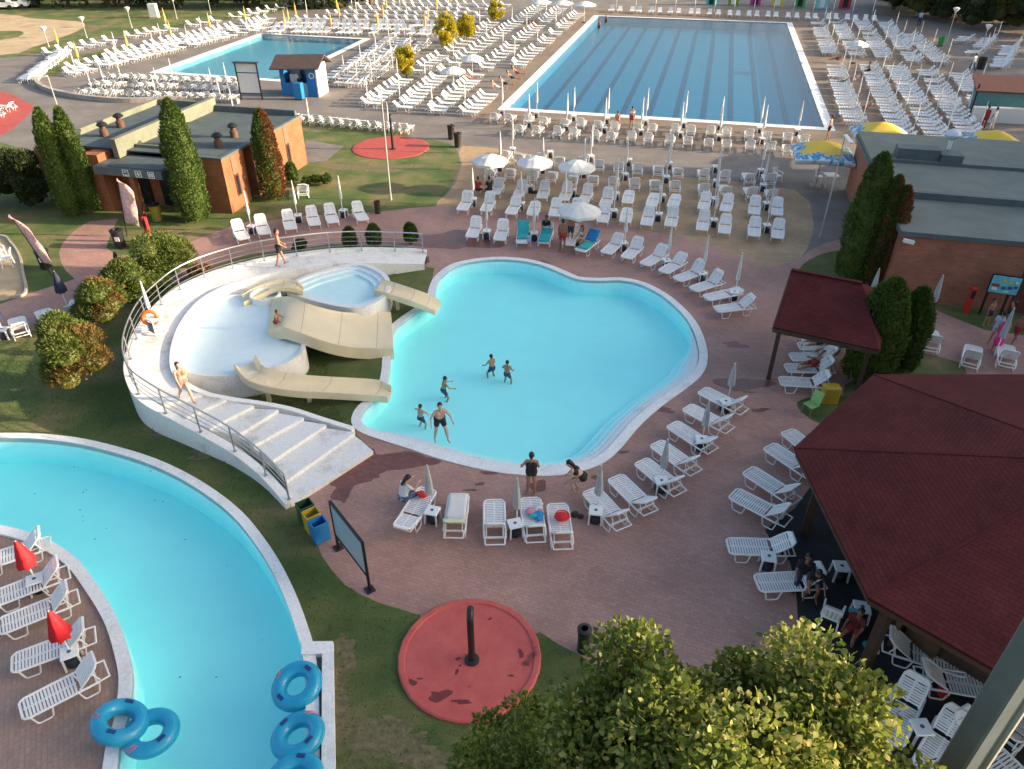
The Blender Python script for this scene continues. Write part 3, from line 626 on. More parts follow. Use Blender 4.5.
# ------------------------------------------------------------------ right brick building
L2 = frame((16.95,30.55), (.970,-.243)); br = thing('brick_building', 'long red brick building with wide grey felt roof by the patterned parasols', 'building', L2(10,7))
def B2(o, p=None):
    o.parent = p or br
    if p is None: o.matrix_parent_inverse = Matrix.Translation(-br.location)
    return o
w = MB(); rect(w, L2, .1, 26, .1, 15, 0, 3.18); B2(w.build('brick_wall', M_BRICK2))
f = MB(); rect(f, L2, 0, 26, 0, 4.4, 3.19, 3.3); rect(f, L2, .02, 26, 4.7, 9.6, 3.19, 3.44); rect(f, L2, 0, 26, 9.62, 15.1, 3.19, 3.55); B2(f.build('roof', M_ROOFFELT))
f = MB(); rect(f, L2, 0, 26, -.06, 0, 3.12, 3.32); rect(f, L2, -.06, 0, -.06, 15.1, 3.12, 3.34); rect(f, L2, .5, 26, 4.4, 4.7, 3.19, 3.62); rect(f, L2, .05, 26, 9.6, 9.62, 3.3, 3.6); B2(f.build('roof_flashing', M_DARKFELT))
f = MB(); rect(f, L2, 1.3, 3.4, 10.0, 10.9, 3.55, 4.1); rect(f, L2, 3.42, 4.5, 9.8, 10.9, 3.55, 3.95); B2(f.build('duct', M_DARKFELT))
p = L2(4.0,11.1); v = MB(); v.lathe([(.1,3.55),(.1,4.5)], 10, p); t = B2(v.build('vent_pipe', M_PLASTIC, smooth=True))
v = MB(); v.lathe([(.08,4.4),(.34,4.55),(.4,4.7),(.34,4.85),(.12,4.98)], 14, p); B2(v.build('vent_cap', plain('pale_metal', (.62,.68,.72), .3), smooth=True), t)
f = MB(); rect(f, L2, 5.3, 7.0, .05, .12, 0, 2.2); B2(f.build('door', plain('maroon_door', (.13,.03,.025), .5)))
p = L2(.35,-.2); v = MB(); v.box((p.x, p.y, 2.95), (.45,.18,.14), -.24, ry=.15); B2(v.build('floodlight', M_PLASTIC))
# ------------------------------------------------------------------ tiled pavilions
def roofmesh(name, faces, parent, mat, thick=.09, label=None):
    """roof planes with UVs running along the eaves and up the slope"""
    me = bpy.data.meshes.new(name); vs = []; fs = []
    for f in faces:
        o = len(vs); vs += [tuple(p) for p in f]; fs.append(list(range(o, o+len(f))))
    k = len(vs); nf = len(fs)
    me.from_pydata(vs, [], fs); me.materials.append(mat); uvl = me.uv_layers.new(name='UVMap')
    for pi, f in enumerate(faces):
        e = (Vector(f[1])-Vector(f[0])).normalized(); n = e.cross(Vector(f[2])-Vector(f[0])).normalized(); u = n.cross(e)
        for li, p in zip(me.polygons[pi].loop_indices, f): d = Vector(p)-Vector(f[0]); uvl.data[li].uv = (d.dot(e)+pi*.137, d.dot(u))
    o = bpy.data.objects.new(name, me); COL.objects.link(o)
    s = o.modifiers.new('thick', 'SOLIDIFY'); s.thickness = thick; s.offset = -1
    if parent: o.parent = parent; o.matrix_parent_inverse = Matrix.Translation(-parent.location)
    return o
PC = Vector((14.1,13.5,0)); PR = 6.8; EZ = 2.95; AZ = 4.65
pv = thing('bar_pavilion', 'big octagonal bar pavilion with dark red shingle roof at the right edge', 'pavilion', PC)
def P_(o, p=None): o.parent = p or pv; o.matrix_parent_inverse = Matrix.Translation(-pv.location); return o
oc8 = [PC+Vector((PR*math.cos(math.radians(22.5+45*i)), PR*math.sin(math.radians(22.5+45*i)), EZ)) for i in range(8)]
ap = PC+Vector((0,0,AZ)); roofmesh('roof', [[oc8[i], oc8[(i+1)%8], ap] for i in range(8)], pv, M_ROOF, .1)
m = MB()
for p in oc8: m.bar(p+Vector((0,0,.0)), ap+Vector((0,0,.0)), .07, .03)
P_(m.build('hip_ridge', plain('ridge_shingle', (.083,.019,.020), .9, spec=.15)))
m = MB()
for i in range(8): a, b = oc8[i], oc8[(i+1)%8]; z = Vector((0,0,-.17)); k = .985; m.bar(PC+(a-PC)*k+Vector((0,0,EZ*(1-k)))+z, PC+(b-PC)*k+Vector((0,0,EZ*(1-k)))+z, .04, .22)
P_(m.build('eave_board', M_TIMBER))
for i in range(8):
    a = PC+Vector((5.9*math.cos(math.radians(22.5+45*i)), 5.9*math.sin(math.radians(22.5+45*i)), 0)); q = MB(); q.box((a.x, a.y, 1.45), (.22,.22,2.9), math.radians(22.5+45*i)); P_(q.build('post', M_TIMBER))
q = MB(); rr = [PC+Vector((4.6*math.cos(math.radians(22.5+45*i)), 4.6*math.sin(math.radians(22.5+45*i)), 0)) for i in range(8)]
q.prism(rr, 0, 2.9); P_(q.build('timber_wall', M_TIMBER))
q = MB(); a = G(893,640)
q.box((a.x, a.y, 1.2), (.5,.12,2.4), .8); q.box((a.x+.35, a.y-.45, 1.2), (.12,.8,2.4), .5); P_(q.build('plank_screen', plain('brown_plank', (.10,.055,.03), .7, .3, 4.0)))
# small gable shelter
sv = thing('small_shelter', 'small shelter with dark red hipped shingle roof over loungers', 'shelter', G(830,365))
e0 = G(773,327,2.5); e1 = G(851,344,2.5); e2 = G(880,289,2.5); r0 = G(791,270,3.75); r1 = G(858,288,3.75)
dn = (e1-e0).normalized(); bk = Vector((-dn.y, dn.x, 0)); dep = 2*((r0-e0).dot(bk)); wid = (e1-e0).length
e0 = e0; b0 = e0+bk*dep; e1 = e0+dn*wid*1.35; b1 = e1+bk*dep; rz = Vector((0,0,1.25))
r0 = e0+bk*dep/2+rz+dn*.0; r1 = e1+bk*dep/2+rz-dn*1.1
roofmesh('roof', [[e0, e1, r1, r0], [b1, b0, r0, r1], [e1, b1, r1]], sv, M_ROOF, .08)
def S_(o): o.parent = sv; o.matrix_parent_inverse = Matrix.Translation(-sv.location); return o
m = MB(); m.bar(e0+Vector((0,0,-.12)), e1+Vector((0,0,-.12)), .04, .16); m.bar(b0+Vector((0,0,-.12)), b1+Vector((0,0,-.12)), .04, .16); m.bar(e1+Vector((0,0,-.12)), b1+Vector((0,0,-.12)), .04, .16); m.bar(e0+Vector((0,0,-.06)), r0+Vector((0,0,-.06)), .04, .14); m.bar(b0+Vector((0,0,-.06)), r0+Vector((0,0,-.06)), .04, .14)
S_(m.build('eave_board', M_TIMBER))
m = MB(); m.bar(r0+Vector((0,0,.03)), r1+Vector((0,0,.03)), .15, .05); S_(m.build('ridge_cap', bpy.data.materials['ridge_shingle']))
for s, t in ((.06,.1),(.06,.9),(.92,.1),(.92,.9)):
    p = e0+(e1-e0)*s+bk*dep*t; q = MB(); q.box((p.x, p.y, 1.3), (.15,.15,2.6), math.atan2(dn.y, dn.x)); S_(q.build('post', M_TIMBER))
# ------------------------------------------------------------------ kiosk, board frame, boards
kc = G(304,99); kz = math.atan2(-.17,.985)
kb = thing('kiosk', 'small blue and white kiosk with brown pitched roof at the small pool corner', 'kiosk', kc, kz)
m = MB(); m.box((-1.6,.9,.55), (1.5,.12,1.1)); m.box((-.2,1.0,.55), (1.2,.12,1.1), mi=1); m.build('counter', [M_BLUEC, plain('pale_blue', (.25,.5,.65), .5)], kb)
m = MB(); m.box((1.05,1.9,1.3), (.12,2.2,2.6)); m.box((.0,2.95,1.3), (2.0,.12,2.6)); m.box((-2.3,1.95,1.0), (.12,2.0,2.0), mi=1); m.box((-1.15,2.95,1.3), (2.2,.12,2.6), mi=1); m.box((.55,.95,1.3), (.9,.14,2.6), mi=1); m.box((-2.15,.95,1.7), (.4,.14,1.3), mi=1); m.build('wall', [M_PLASTIC, M_BLUEC], kb)
m = MB(); m.prism([(-2.9,.3),(1.5,.3),(1.5,3.4),(-2.9,3.4)], 0, 0.01)
m = MB(); vs = [(-2.9,.2,2.35),(1.6,.2,2.5),(1.6,1.9,3.35),(-2.9,1.9,3.2),(1.6,3.5,2.5),(-2.9,3.5,2.35)]
m.add(vs+[(x,y,z-.1) for x,y,z in vs], [(0,1,2,3),(3,2,4,5),(7,6,9,8),(8,9,11,10),(0,6,7,1),(5,4,10,11),(1,7,8,2),(2,8,10,4),(0,3,9,6),(3,5,11,9)]); m.build('roof', plain('brown_roof', (.11,.07,.06), .7, .2), kb)
m = MB(); m.box((-1.2,1.5,1.35), (1.0,.08,.7)); m.build('price_board', M_PLASTIC, kb); m = MB(); m.box((-1.8,2.8,1.7), (1.0,.1,.6)); m.build('price_board', M_PLASTIC, kb)
m = MB(); m.torus((.6,.86,1.75), .22, .05, 16, 6, Matrix.Rotation(math.pi/2,4,'X')); m.build('round_emblem', M_PLASTIC, kb)
t = thing('fridge', 'bright blue ice cream fridge in front of the blue kiosk', 'fridge', G(300,99.5), kz)
m = MB(); m.cbox((0,0,.75), (.75,.6,1.3), .04); m.build('body', M_BLUEC, t); m = MB(); m.cbox((0,0,.06), (.7,.55,.12), .02); m.build('plinth', M_BLACK, t)
t = thing('frame_stand', 'tall black frame stand with pale canvas panel near the kiosk', 'stand', G(252,99.5), -.1)
a = MB(); a.bar((-.95,0,0), (-.95,.0,3.0), .1, .1); a.bar((.95,0,0), (.95,0,3.0), .1, .1); a.bar((-1.1,0,3.03), (1.1,0,3.03), .5, .06); a.bar((-.95,0,.5), (.95,0,.5), .06, .06); a.bar((-.95,0,2.2), (.95,0,2.2), .06, .06); a.build('frame', M_BLACK, t)
a = MB(); a.box((0,.02,1.35), (1.8,.04,1.6)); a.box((0,.02,2.6), (1.8,.04,.7)); a.build('panel', M_CLOTH, t)
# near notice board, seen half from behind
a, b = G(338.5,548), G(370,590); ht = hgt(338.5,548,503); ht2 = hgt(370,590,541)
t = thing('notice_board', 'large blank grey notice board in black frame on two posts beside the walkway steps', 'notice board', (a+b)/2)
A = a-t.location; Bq = b-t.location; hh = (ht+ht2)/2
m = MB(); m.bar(A, A+Vector((0,0,hh)), .07, .07); m.bar(Bq, Bq+Vector((0,0,hh)), .07, .07); m.bar(A+Vector((0,0,hh)), Bq+Vector((0,0,hh)), .07, .07); m.bar(A+Vector((0,0,.55)), Bq+Vector((0,0,.55)), .06, .07); m.build('frame', M_BLACK, t)
m = MB(); m.bar(A+Vector((0,0,(hh+.58)/2)), Bq+Vector((0,0,(hh+.58)/2)), .03, hh-.62); m.build('panel', M_PANEL, t)
[MB().box((q_.x,q_.y,.02), (.24,.24,.04), .6).build('foot_plate', M_BLACK, t) for q_ in (A, Bq)]
for x, y, s in ((341,551,.3),(352,575,.75),(374,592,.55)):
    pass
# picture board on the right
a, b = G(979,314), G(999,317); t = thing('picture_board', 'teal picture board on two dark legs against the red brick wall', 'sign', (a+b)/2); A = a-t.location; Bq = b-t.location
z1 = 1.9; d = (Bq-A).normalized(); A2 = A-d*.1; B2_ = Bq+d*.28
[MB().bar(q_, q_+Vector((0,0,1.2)), .07, .07).build('leg', M_BLACK, t) for q_ in (A, Bq)]
m = MB(); m.bar(A2+Vector((0,-.05,1.55)), B2_+Vector((0,-.05,1.55)), .06, .86); m.build('board_frame', M_BLACK, t)
nb_ = Vector((d.y,-d.x,0))*.045
m = MB(); m.bar(A2+nb_+Vector((0,-.05,1.55))+d*.04, B2_+nb_+Vector((0,-.05,1.55))-d*.04, .03, .78); m.build('picture', plain('teal_print', (.16,.50,.55), .4, .35, 3.0), t)
r = random.Random(3); m = MB(); Ln = (B2_-A2).length
for i, (s, z, w, h, mi) in enumerate([(.2,1.5,.30,.16,1),(.2,1.36,.2,.16,0),(.45,1.72,.1,.14,2),(.65,1.7,.16,.1,2),(.48,1.42,.14,.13,3),(.68,1.45,.16,.14,3),(.86,1.5,.13,.12,3),(.85,1.72,.1,.08,0),(.6,1.27,.2,.05,0)]):
    c = A2+nb_*1.6+d*(Ln*s)+Vector((0,-.05,0)); m.bar(c-d*w/2+Vector((0,0,z)), c+d*w/2+Vector((0,0,z)), .02, h, mi)
m.build('printed_pictures', [M_PLASTIC, plain('brown_print', (.25,.10,.05), .4), plain('yellow_print', (.6,.5,.1), .4), plain('blue_print', (.03,.12,.3), .4)], t)
# tall steel column close to the camera
ux, uy = .0, 0
pA = G(950+25,760,2.0)
t0 = Vector((6.5,5.85,0)); cl = thing('steel_column', 'thick grey steel column rising diagonally through the lower right corner', 'column', t0, .35)
m = MB(); m.cbox((0,0,7), (.42,.34,18), .03); m.build('shaft', plain('grey_steel_paint', (.12,.145,.16), .5, .12, 2.5), cl)
m = MB(); m.cbox((.245,-.02,7), (.07,.40,18.0), .008); m.build('sunlit_edge', plain('sunlit_steel_paint', (.50,.47,.42), .5, .1, 2.5), cl)  # same column, paler: sunlight on its right edge put into the paint
m = MB(); m.cbox((0,0,-.1), (.9,.9,.5), .03); m.build('footing', M_CEMENT, cl)
# small pieces of street furniture
def redpost(x, y, ty, lab):
    h = hgt(x, y, ty); t = thing('red_post', lab, 'post', G(x, y), -.1)
    m = MB(); m.cbox((0,0,h/2), (.26,.2,h), .03); m.build('body', M_REDC, t); m = MB(); m.box((0,-.104,h*.75), (.16,.02,h*.3)); m.build('opening', M_BLACK, t)
redpost(150.5,242,217, 'red box post in the grass by the orange building entrance'); redpost(965,313,287, 'red box post in front of the red brick building')
def bin_(x, y, r_, h, mat, lab, cat='bin', style=0, rim=M_BLACK):
    t = thing('litter_bin', lab, cat, G(x, y))
    m = MB(); m.lathe([(r_*.88,.02),(r_,h*.9),(r_*1.06,h*.92),(r_*1.06,h),(r_*.9,h),(r_*.86,h*.6),(0,h*.58)], 18, cap=False); m.build('body', mat, t, True)
    m = MB(); m.lathe([(r_*.9,0),(r_*.95,.03),(r_*.9,.06)], 18); m.build('base_ring', rim, t)
    if style == 1: m = MB(); m.lathe([(r_*1.1,h*.98),(r_*1.12,h*1.05),(r_*.55,h*1.1),(r_*.5,h)], 18, cap=False); m.build('collar_lid', rim, t, True)
bin_(583,650,.165,.78, M_BLACK, 'black cylinder bin on the red paving near the big leafy tree', style=1)
bin_(458,147,.27,.95, plain('dark_brown', (.04,.03,.025), .6), 'dark round bin at the lawn tip, the nearer of a pair', style=1)
bin_(451.5,139,.27,.95, plain('dark_brown_b', (.04,.03,.025), .6), 'dark round bin at the lawn tip, the farther of a pair', style=1)
bin_(378,213,.18,.7, M_TIMBER, 'small brown bin behind the front loungers at the lawn edge')
bin_(940,46,.36,1.0, plain('bright_green', (.03,.30,.07), .5), 'bright green bin behind the right hand lounger rows')
bin_(980,69,.42,1.1, M_BLACK, 'black tapered bin on grey paving by the person in white'); bin_(1008,91,.42,1.2, M_BLACK, 'black tapered bin on grey paving above the brown counter roof')
bin_(158,221,.3,.95, plain('olive', (.25,.22,.03), .5), 'olive yellow bin beside the canopy entrance', style=1)
bin_(121,247,.3,.9, M_BLACK, 'black bin with white sticker on the grass beside the red path', style=1); bin_(47,268,.3,.9, M_BLACK, 'black bin under the left feather flag', style=1)
for x, y in ((121,247),(47,268)):
    p = G(x, y); m = MB(); m.box((p.x+.08, p.y-.3, .55), (.22,.03,.22)); o = m.build('sticker', M_PLASTIC); par = [q for q in bpy.data.objects if q.type == 'EMPTY' and q.get('category') == 'bin' and (q.location-p).length < .01][0]; o.parent = par; o.matrix_parent_inverse = Matrix.Translation(-par.location)
dr = (G(322,533)-G(306,512)).normalized(); rz = math.atan2(dr.y, dr.x)
for k, (mt, nm) in enumerate(((M_GREENC,'dark green'),(M_YELC,'yellow'),(M_BLUEC,'blue'))):
    p = G(308,521)+dr*.46*k; t = thing('recycling_bin', f'{nm} open topped recycling bin at the foot of the walkway steps', 'recycling bin', p, rz)
    m = MB()
    for c, d in (((-.2,0,.4),(.03,.5,.74)),((.2,0,.4),(.03,.5,.74)),((0,-.235,.4),(.37,.03,.74)),((0,.235,.4),(.37,.03,.74)),((0,0,.05),(.37,.44,.04))): m.box(c, d)
    m.build('body', mt, t); m = MB(); m.box((0,0,.42), (.36,.43,.02)); m.build('dark_liner', M_BLACK, t); t.scale = (.9,.9,.92)
# ------------------------------------------------------------------ sun loungers
def lounger_parts(ang, far=False, flip=0.0):
    """returns dict of builders; foot at -x, head at +x, floor at z 0"""
    S, Bk, Lg, Sp = MB(), MB(), [], MB(); hx, hz = .22, .35; ca, sa = math.cos(ang), math.sin(ang)
    def bp(d, y, o=0.0): return Vector((hx+d*ca-o*sa, y, hz+d*sa+o*ca))
    for s in (-1, 1):
        S.tube([(-.95,s*.22,.345), (-.92,s*.27,.345), (-.84,s*.31,.35), (-.3,s*.315,.355), (.3,s*.315,.355), (.62,s*.31,.345)], .03, 6)
    S.bar((-.95,-.23,.345), (-.95,.23,.345), .055, .05); S.bar((.6,-.3,.34), (.6,.3,.34), .05, .04)
    for i in range(15):
        x = -.86+i*.073; S.box((x, 0, .352), (.047,.585,.022))
    S.box((-.35,0,.348), (1.1,.045,.026)); 
    for s in (-1, 1): Bk.tube([bp(.03, s*.27), bp(.35, s*.285), bp(.62, s*.27), bp(.72, s*.2)], .026, 6)
    Bk.bar(bp(.72,-.21), bp(.72,.21), .05, .05)
    up = Vector((-sa,0,ca))
    for i in range(8):
        d = .09+i*.062; Bk.bar(bp(d,-.265), bp(d,.265), .045, .02, up=up)
    Bk.bar(bp(.64,-.25), bp(.64,.25), .13, .022, up=up); Bk.bar(bp(.05,0,.002), bp(.66,0,.002), .05, .02, up=up)
    for x in (-.58, .42):
        for s in (-1, 1):
            l = MB(); y = s*.30
            l.tube([(x-.24,y,.34), (x-.17,y,.05), (x-.12,y,.018), (x+.10,y,.018), (x+.15,y,.05), (x+.22,y,.34)], .021, 6); Lg.append(l)
    d = .46; e = bp(d, 0)
    for s in (-1, 1): Sp.tube([bp(d, s*.24), (min(.86, e.x+.12), s*.24, .33)], .018, 5); Sp.tube([(.58,s*.29,.33), (.88,s*.27,.33)], .022, 5)
    Sp.tube([(.87,-.28,.33), (.87,.28,.33)], .022, 5); Sp.tube([bp(d,-.24), bp(d,.24)], .016, 5)
    return S, Bk, Lg, Sp
PROTO = {}
HID = []
def proto(ang):
    S, Bk, Lg, Sp = lounger_parts(math.radians(ang))
    return dict(seat=S.mesh('seat', M_PLASTIC), backrest=Bk.mesh('backrest', M_PLASTIC), leg=[l.mesh('leg', M_PLASTIC) for l in Lg], back_support=Sp.mesh('back_support', M_PLASTIC))
for a in (36, 44, 54, 8): PROTO[a] = proto(a)
def lowmesh(ang):
    m = MB(); S, Bk, Lg, Sp = lounger_parts(math.radians(ang))
    a = math.radians(ang); ca, sa = math.cos(a), math.sin(a)
    for s in (-1, 1): m.bar((-.93,s*.3,.35), (.62,s*.3,.35), .05, .05)
    for i in range(6): m.box((-.82+i*.2,0,.352), (.15,.56,.022))
    for i in range(3): m.bar((.22+(.1+i*.22)*ca,-.27,.35+(.1+i*.22)*sa), (.22+(.1+i*.22)*ca,.27,.35+(.1+i*.22)*sa), .18, .024, up=(-sa,0,ca))
    for x in (-.58, .42):
        for s in (-1, 1): m.bar((x-.2,s*.3,.33), (x-.1,s*.3,.0), .035, .035); m.bar((x+.2,s*.3,.33), (x+.1,s*.3,.0), .035, .035)
    m.bar((.55,-.28,.55), (.86,-.28,.33), .03, .03); m.bar((.55,.28,.55), (.86,.28,.33), .03, .03); m.bar((.87,-.28,.33), (.87,.28,.33), .04, .04)
    return m
LOWB = lowmesh(40); LOW = LOWB.mesh('sun_lounger', M_PLASTIC); LOWB2 = lowmesh(50); LOW2 = LOWB2.mesh('sun_lounger', M_PLASTIC)
def lounger(loc, rz, label, group, ang=None):
    ang = ang if ang is not None else R.choice((36, 36, 44, 44, 44, 54, 54, 8)); P = PROTO[ang]
    t = thing('sun_lounger', label, 'sun lounger', loc, rz, group)
    for k, v in P.items():
        for me in (v if isinstance(v, list) else [v]): o = bpy.data.objects.new(k, me); COL.objects.link(o); o.parent = t
    return t
def lpx(f, h, label, group, ang=None, zf=.35, zh=.75):
    a = G(*f, zf); b = G(*h, zh); d = b-a; d.z = 0; d.normalize(); c = a+d*.95; c.z = 0
    return lounger(c, math.atan2(d.y, d.x), label, group, ang)
# -------- parasols, tables
def parasol_meshes(h, r, cm, low=.42):
    p = MB(); p.tube([(0,0,0),(0,0,h)], .021, 7)
    c = MB(); n = 12; prof = [(r*1.0, h*low), (r*1.05, h*(low+.08)), (r*.75, h*.72), (r*.4, h*.9), (.02, h*1.0)]
    vs = []; 
    for q, z in prof:
        for j in range(n): t = 2*math.pi*j/n; k = q*(1.15 if j % 2 else .72); vs.append((k*math.cos(t), k*math.sin(t), z))
    fs = [(i*n+j, i*n+(j+1)%n, (i+1)*n+(j+1)%n, (i+1)*n+j) for i in range(len(prof)-1) for j in range(n)]
    c.add(vs, fs); c.add(vs[:n], [tuple(reversed(range(n)))])
    return p.mesh('pole', M_PLASTIC), c.mesh('folded_canopy', cm, True)
PAR = {'white': parasol_meshes(2.3, .075, M_CLOTH), 'navy': parasol_meshes(2.2, .20, M_NAVY, .48), 'red': parasol_meshes(2.1, .22, M_REDCLOTH, .5), 'yellow': parasol_meshes(2.6, .17, M_YELCLOTH, .4), 'grey': parasol_meshes(2.3, .11, plain('grey_canvas', (.42,.44,.44), .85, .15, 6.0), .4)}
def parasol(kind, loc, label, group=None, h=None, lean=(0,0)):
    t = thing('closed_parasol', label, 'parasol', loc, R.uniform(0, 6), group)
    t.rotation_euler = (lean[0], lean[1], R.uniform(0, 6))
    for me in PAR[kind]:
        o = bpy.data.objects.new(me.name.split('.')[0], me); COL.objects.link(o); o.parent = t
    if h: s = h/{'white':2.3,'navy':2.2,'red':2.1,'yellow':2.6,'grey':2.3}[kind]; t.scale = (1 if h < 3 else 1.2, 1 if h < 3 else 1.2, s)
    return t
tb = MB(); tb.cbox((0,0,.44), (.42,.42,.035), .02); TB_TOP = tb.mesh('table_top', M_PLASTIC)
tb = MB()
for s in (-1, 1):
    for u in (-1, 1): tb.bar((s*.17,u*.17,.43), (s*.19,u*.19,0), .045, .045)
TB_LEG = [MB().bar((s*.17,u*.17,.43), (s*.19,u*.19,0), .045, .045).mesh('leg', M_PLASTIC) for s in (-1,1) for u in (-1,1)]
tb = MB(); tb.lathe([(.17,0),(.18,.04),(.18,.2),(.1,.26),(.05,.28)], 12); TB_BASE = tb.mesh('parasol_base', plain('dark_blue_base', (.018,.022,.04), .6), True)
tb = MB(); tb.lathe([(.05,.459),(.05,.466)], 10); TB_HOLE = tb.mesh('pole_hole', plain('blue_rim', (.06,.13,.2), .5))
def table(loc, label, group, rz=None):
    t = thing('side_table', label, 'side table', loc, R.uniform(-.3,.3) if rz is None else rz, group)
    for n, me in (('table_top', TB_TOP), *[('leg', q) for q in TB_LEG], ('parasol_base', TB_BASE), ('pole_hole', TB_HOLE)): o = bpy.data.objects.new(n, me); COL.objects.link(o); o.parent = t
    return t
# ---- arc along the upper right edge of the big pool
GA = 'loungers on the red paving round the big pool'
arc = [((605.7,253),(617,236)),((626,258),(638,239.5)),((644.5,264.5),(662,247)),((663,272),(681,254.5)),((677,279.5),(698,264.5)),((693,289.5),(717,274.5)),((706,298),(734.5,284.5)),((716,309.5),(746,298))]
for i, (f, h) in enumerate(arc): lpx(f, h, f'white lounger, {ordn(i)} from left in the arc above the big pool\'s right edge', GA)
for i, (x, y) in enumerate(((623,250),(666,268),(701,281),(733,300))):
    table(G(x, y), f'white side table, {ordn(i)} from the left in the arc above the big pool', 'side tables'); parasol('white', G(x+1, y-1), f'closed white parasol through the {ordn(i)} side table in the arc above the big pool', 'closed white parasols')
tl = [((471,237),(477,217),'white lounger, leftmost on the red paving above the big pool\'s top edge'),((499,240),(504,219),'white lounger, second from the left above the big pool\'s top edge'),((522,243),(524,222),'lounger covered by a turquoise towel at the big pool\'s top edge'),((543,243),(549,222),'lounger with a green towel under the person in dark clothes'),((568,245),(574,224),'lounger behind the tanned person standing above the big pool'),((580,251),(594,233),'lounger with bright blue towel on its back above the big pool')]
for f, h, l in tl: lpx(f, h, l, GA, 44)
for (x, y), l in zip(((487,238),(534,240)),('left','right')): table(G(x, y), f'white side table between loungers at the big pool\'s top edge, {l} one', 'side tables'); parasol('white', G(x, y-1), f'closed white parasol in the {l} side table at the big pool\'s top edge', 'closed white parasols')
def towel(ref, mat, label, x0, x1, ang, over=.03, w=.6, back=True):
    """cloth draped over a lounger's backrest (and seat)"""
    a = math.radians(ang); pts = []
    if x0 < .22: pts += [(x, .385) for x in np.linspace(x0, .22, 6)]
    if back: pts += [(.22+d*math.cos(a)-.04*math.sin(a), .35+d*math.sin(a)+.04*math.cos(a)) for d in np.linspace(.08, x1, 6)]+[(.22+x1*math.cos(a)+.05, .35+x1*math.sin(a)+.0), ]+[(.22+d*math.cos(a)+.055*math.sin(a), .35+d*math.sin(a)-.055*math.cos(a)) for d in np.linspace(x1-.05, x1*.25, 6)]
    vs = []; ny = 7; r = random.Random(label)
    for x, z in pts:
        for j in range(ny): y = (j/(ny-1)-.5)*w; vs.append((x+r.uniform(-.012,.012), y+r.uniform(-.02,.02), z+r.uniform(0,.02)+over*.3))
    fs = [(i*ny+j, i*ny+j+1, (i+1)*ny+j+1, (i+1)*ny+j) for i in range(len(pts)-1) for j in range(ny-1)]
    m = MB(); m.add(vs, fs); o = m.build('towel', mat, smooth=True); s = o.modifiers.new('thick', 'SOLIDIFY'); s.thickness = .015
    o.location = ref.location; o.rotation_euler = ref.rotation_euler; return tag(o, label, 'towel')
def find(lab): return [o for o in bpy.data.objects if o.get('label') == lab][0]
towel(find(tl[2][2]), M_TEALC, 'turquoise towel draped over the lounger back above the big pool', -.5, .74, 44)
towel(find(tl[3][2]), M_TEALC, 'green towel on the lounger under the seated person above the big pool', -.9, .3, 44)
towel(find(tl[5][2]), M_BLUECL, 'bright blue towel over the tilted back of the lounger above the big pool', .22, .74, 44)
towel(find(tl[5][2]), M_TEALC, 'teal towel lying on the seat of the lounger with the blue towel', -.7, .2, 44, back=False)
# ---- lower right arc and bottom row beside the big pool
GB = 'loungers along the near edge of the big pool'
low = [((428,489),(400,520),'tilted white lounger with the woman in white shirt sitting on it',8),((459,494),(452,533),'white lounger with a pale towel and clear bag by the near pool edge',44),((494,500),(495,539),'empty white lounger seen from behind between two side tables',54),((530,498),(537,536),'white lounger heaped with clothes and a blue bag',44),((557,504),(565,546),'white lounger with a round red bag on it',44),
 ((590,490),(622,514),'white lounger beside the crouching woman, lowest of the slanting row',44),((615,477),(652,502),'white lounger, second from below in the slanting row right of the big pool',36),((641,461),(683,484),'white lounger, third from below in the slanting row right of the big pool',44),((656,443),(700,464),'white lounger, fourth from below in the slanting row right of the big pool',44),((672,424),(715,441),'white lounger, fifth from below in the slanting row right of the big pool',36),((687,407),(731,420),'white lounger, sixth from below in the slanting row right of the big pool',44),((702,390),(746,402),'white lounger, topmost of the slanting row right of the big pool',44)]
for f, h, l, a in low: lpx(f, h, l, GB, a)
for x, y, l in ((433,521,'side table with dark base beside the woman in white shirt'),(515,534,'side table between the empty and the heaped lounger'),(595,521,'side table with dark base between red bag lounger and slanting row'),(660,491,'side table in the lower part of the slanting lounger row'),(700,449,'side table in the middle of the slanting lounger row'),(724,411,'side table at the top of the slanting lounger row')): table(G(x, y), l, 'side tables')
for x, y, ty, l in ((431,512,465,'furled grey white parasol beside the woman in white shirt'),(517,527,478,'furled grey white parasol left of the heaped lounger'),(597,513,465,'furled grey white parasol behind the crouching woman'),(661,485,439,'furled grey white parasol low in the slanting row'),(702,441,400,'furled grey white parasol in the middle of the slanting row'),(728,400,363,'furled grey white parasol at the top of the slanting row')): parasol('grey', G(x, y), l, 'furled parasols by the big pool', hgt(x, y, ty))
# things lying on them
def heap(loc, label, cat, mats, seed, s=.16, name='bag'):
    r = random.Random(seed); m = MB()
    for i in range(5): m.ball((r.uniform(-s,s), r.uniform(-s,s), r.uniform(.03,.07)), r.uniform(.08,.15), 10, i % len(mats), (r.uniform(.6,1.2),r.uniform(.6,1.2),.42))
    o = m.build(name, mats, smooth=True); o.location = loc; return tag(o, label, cat)
M_PINKC = plain('pink_cloth', (.55,.25,.32), .85, .2, 9.0); M_LIMEC = plain('pale_lime_cloth', (.60,.68,.48), .85, .08, 9.0)
towel(find(low[1][2]), M_LIMEC, 'pale lime towel on the back of the lounger by the near pool edge', .22, .74, 44); towel(find(low[1][2]), M_CLOTH, 'crumpled white towel on the foot of the lounger with lime towel', -.9, .1, 44, back=False)
p = G(562,519,.42); m = MB(); m.ball((0,0,.1), .24, 16, 0, (1,.75,.42)); m.torus((0,0,.16), .2, .02, 18, 6); o = m.build('red_bag', M_REDCLOTH, smooth=True); o.location = p; tag(o, 'round red bag lying on a white lounger by the near pool edge', 'bag')
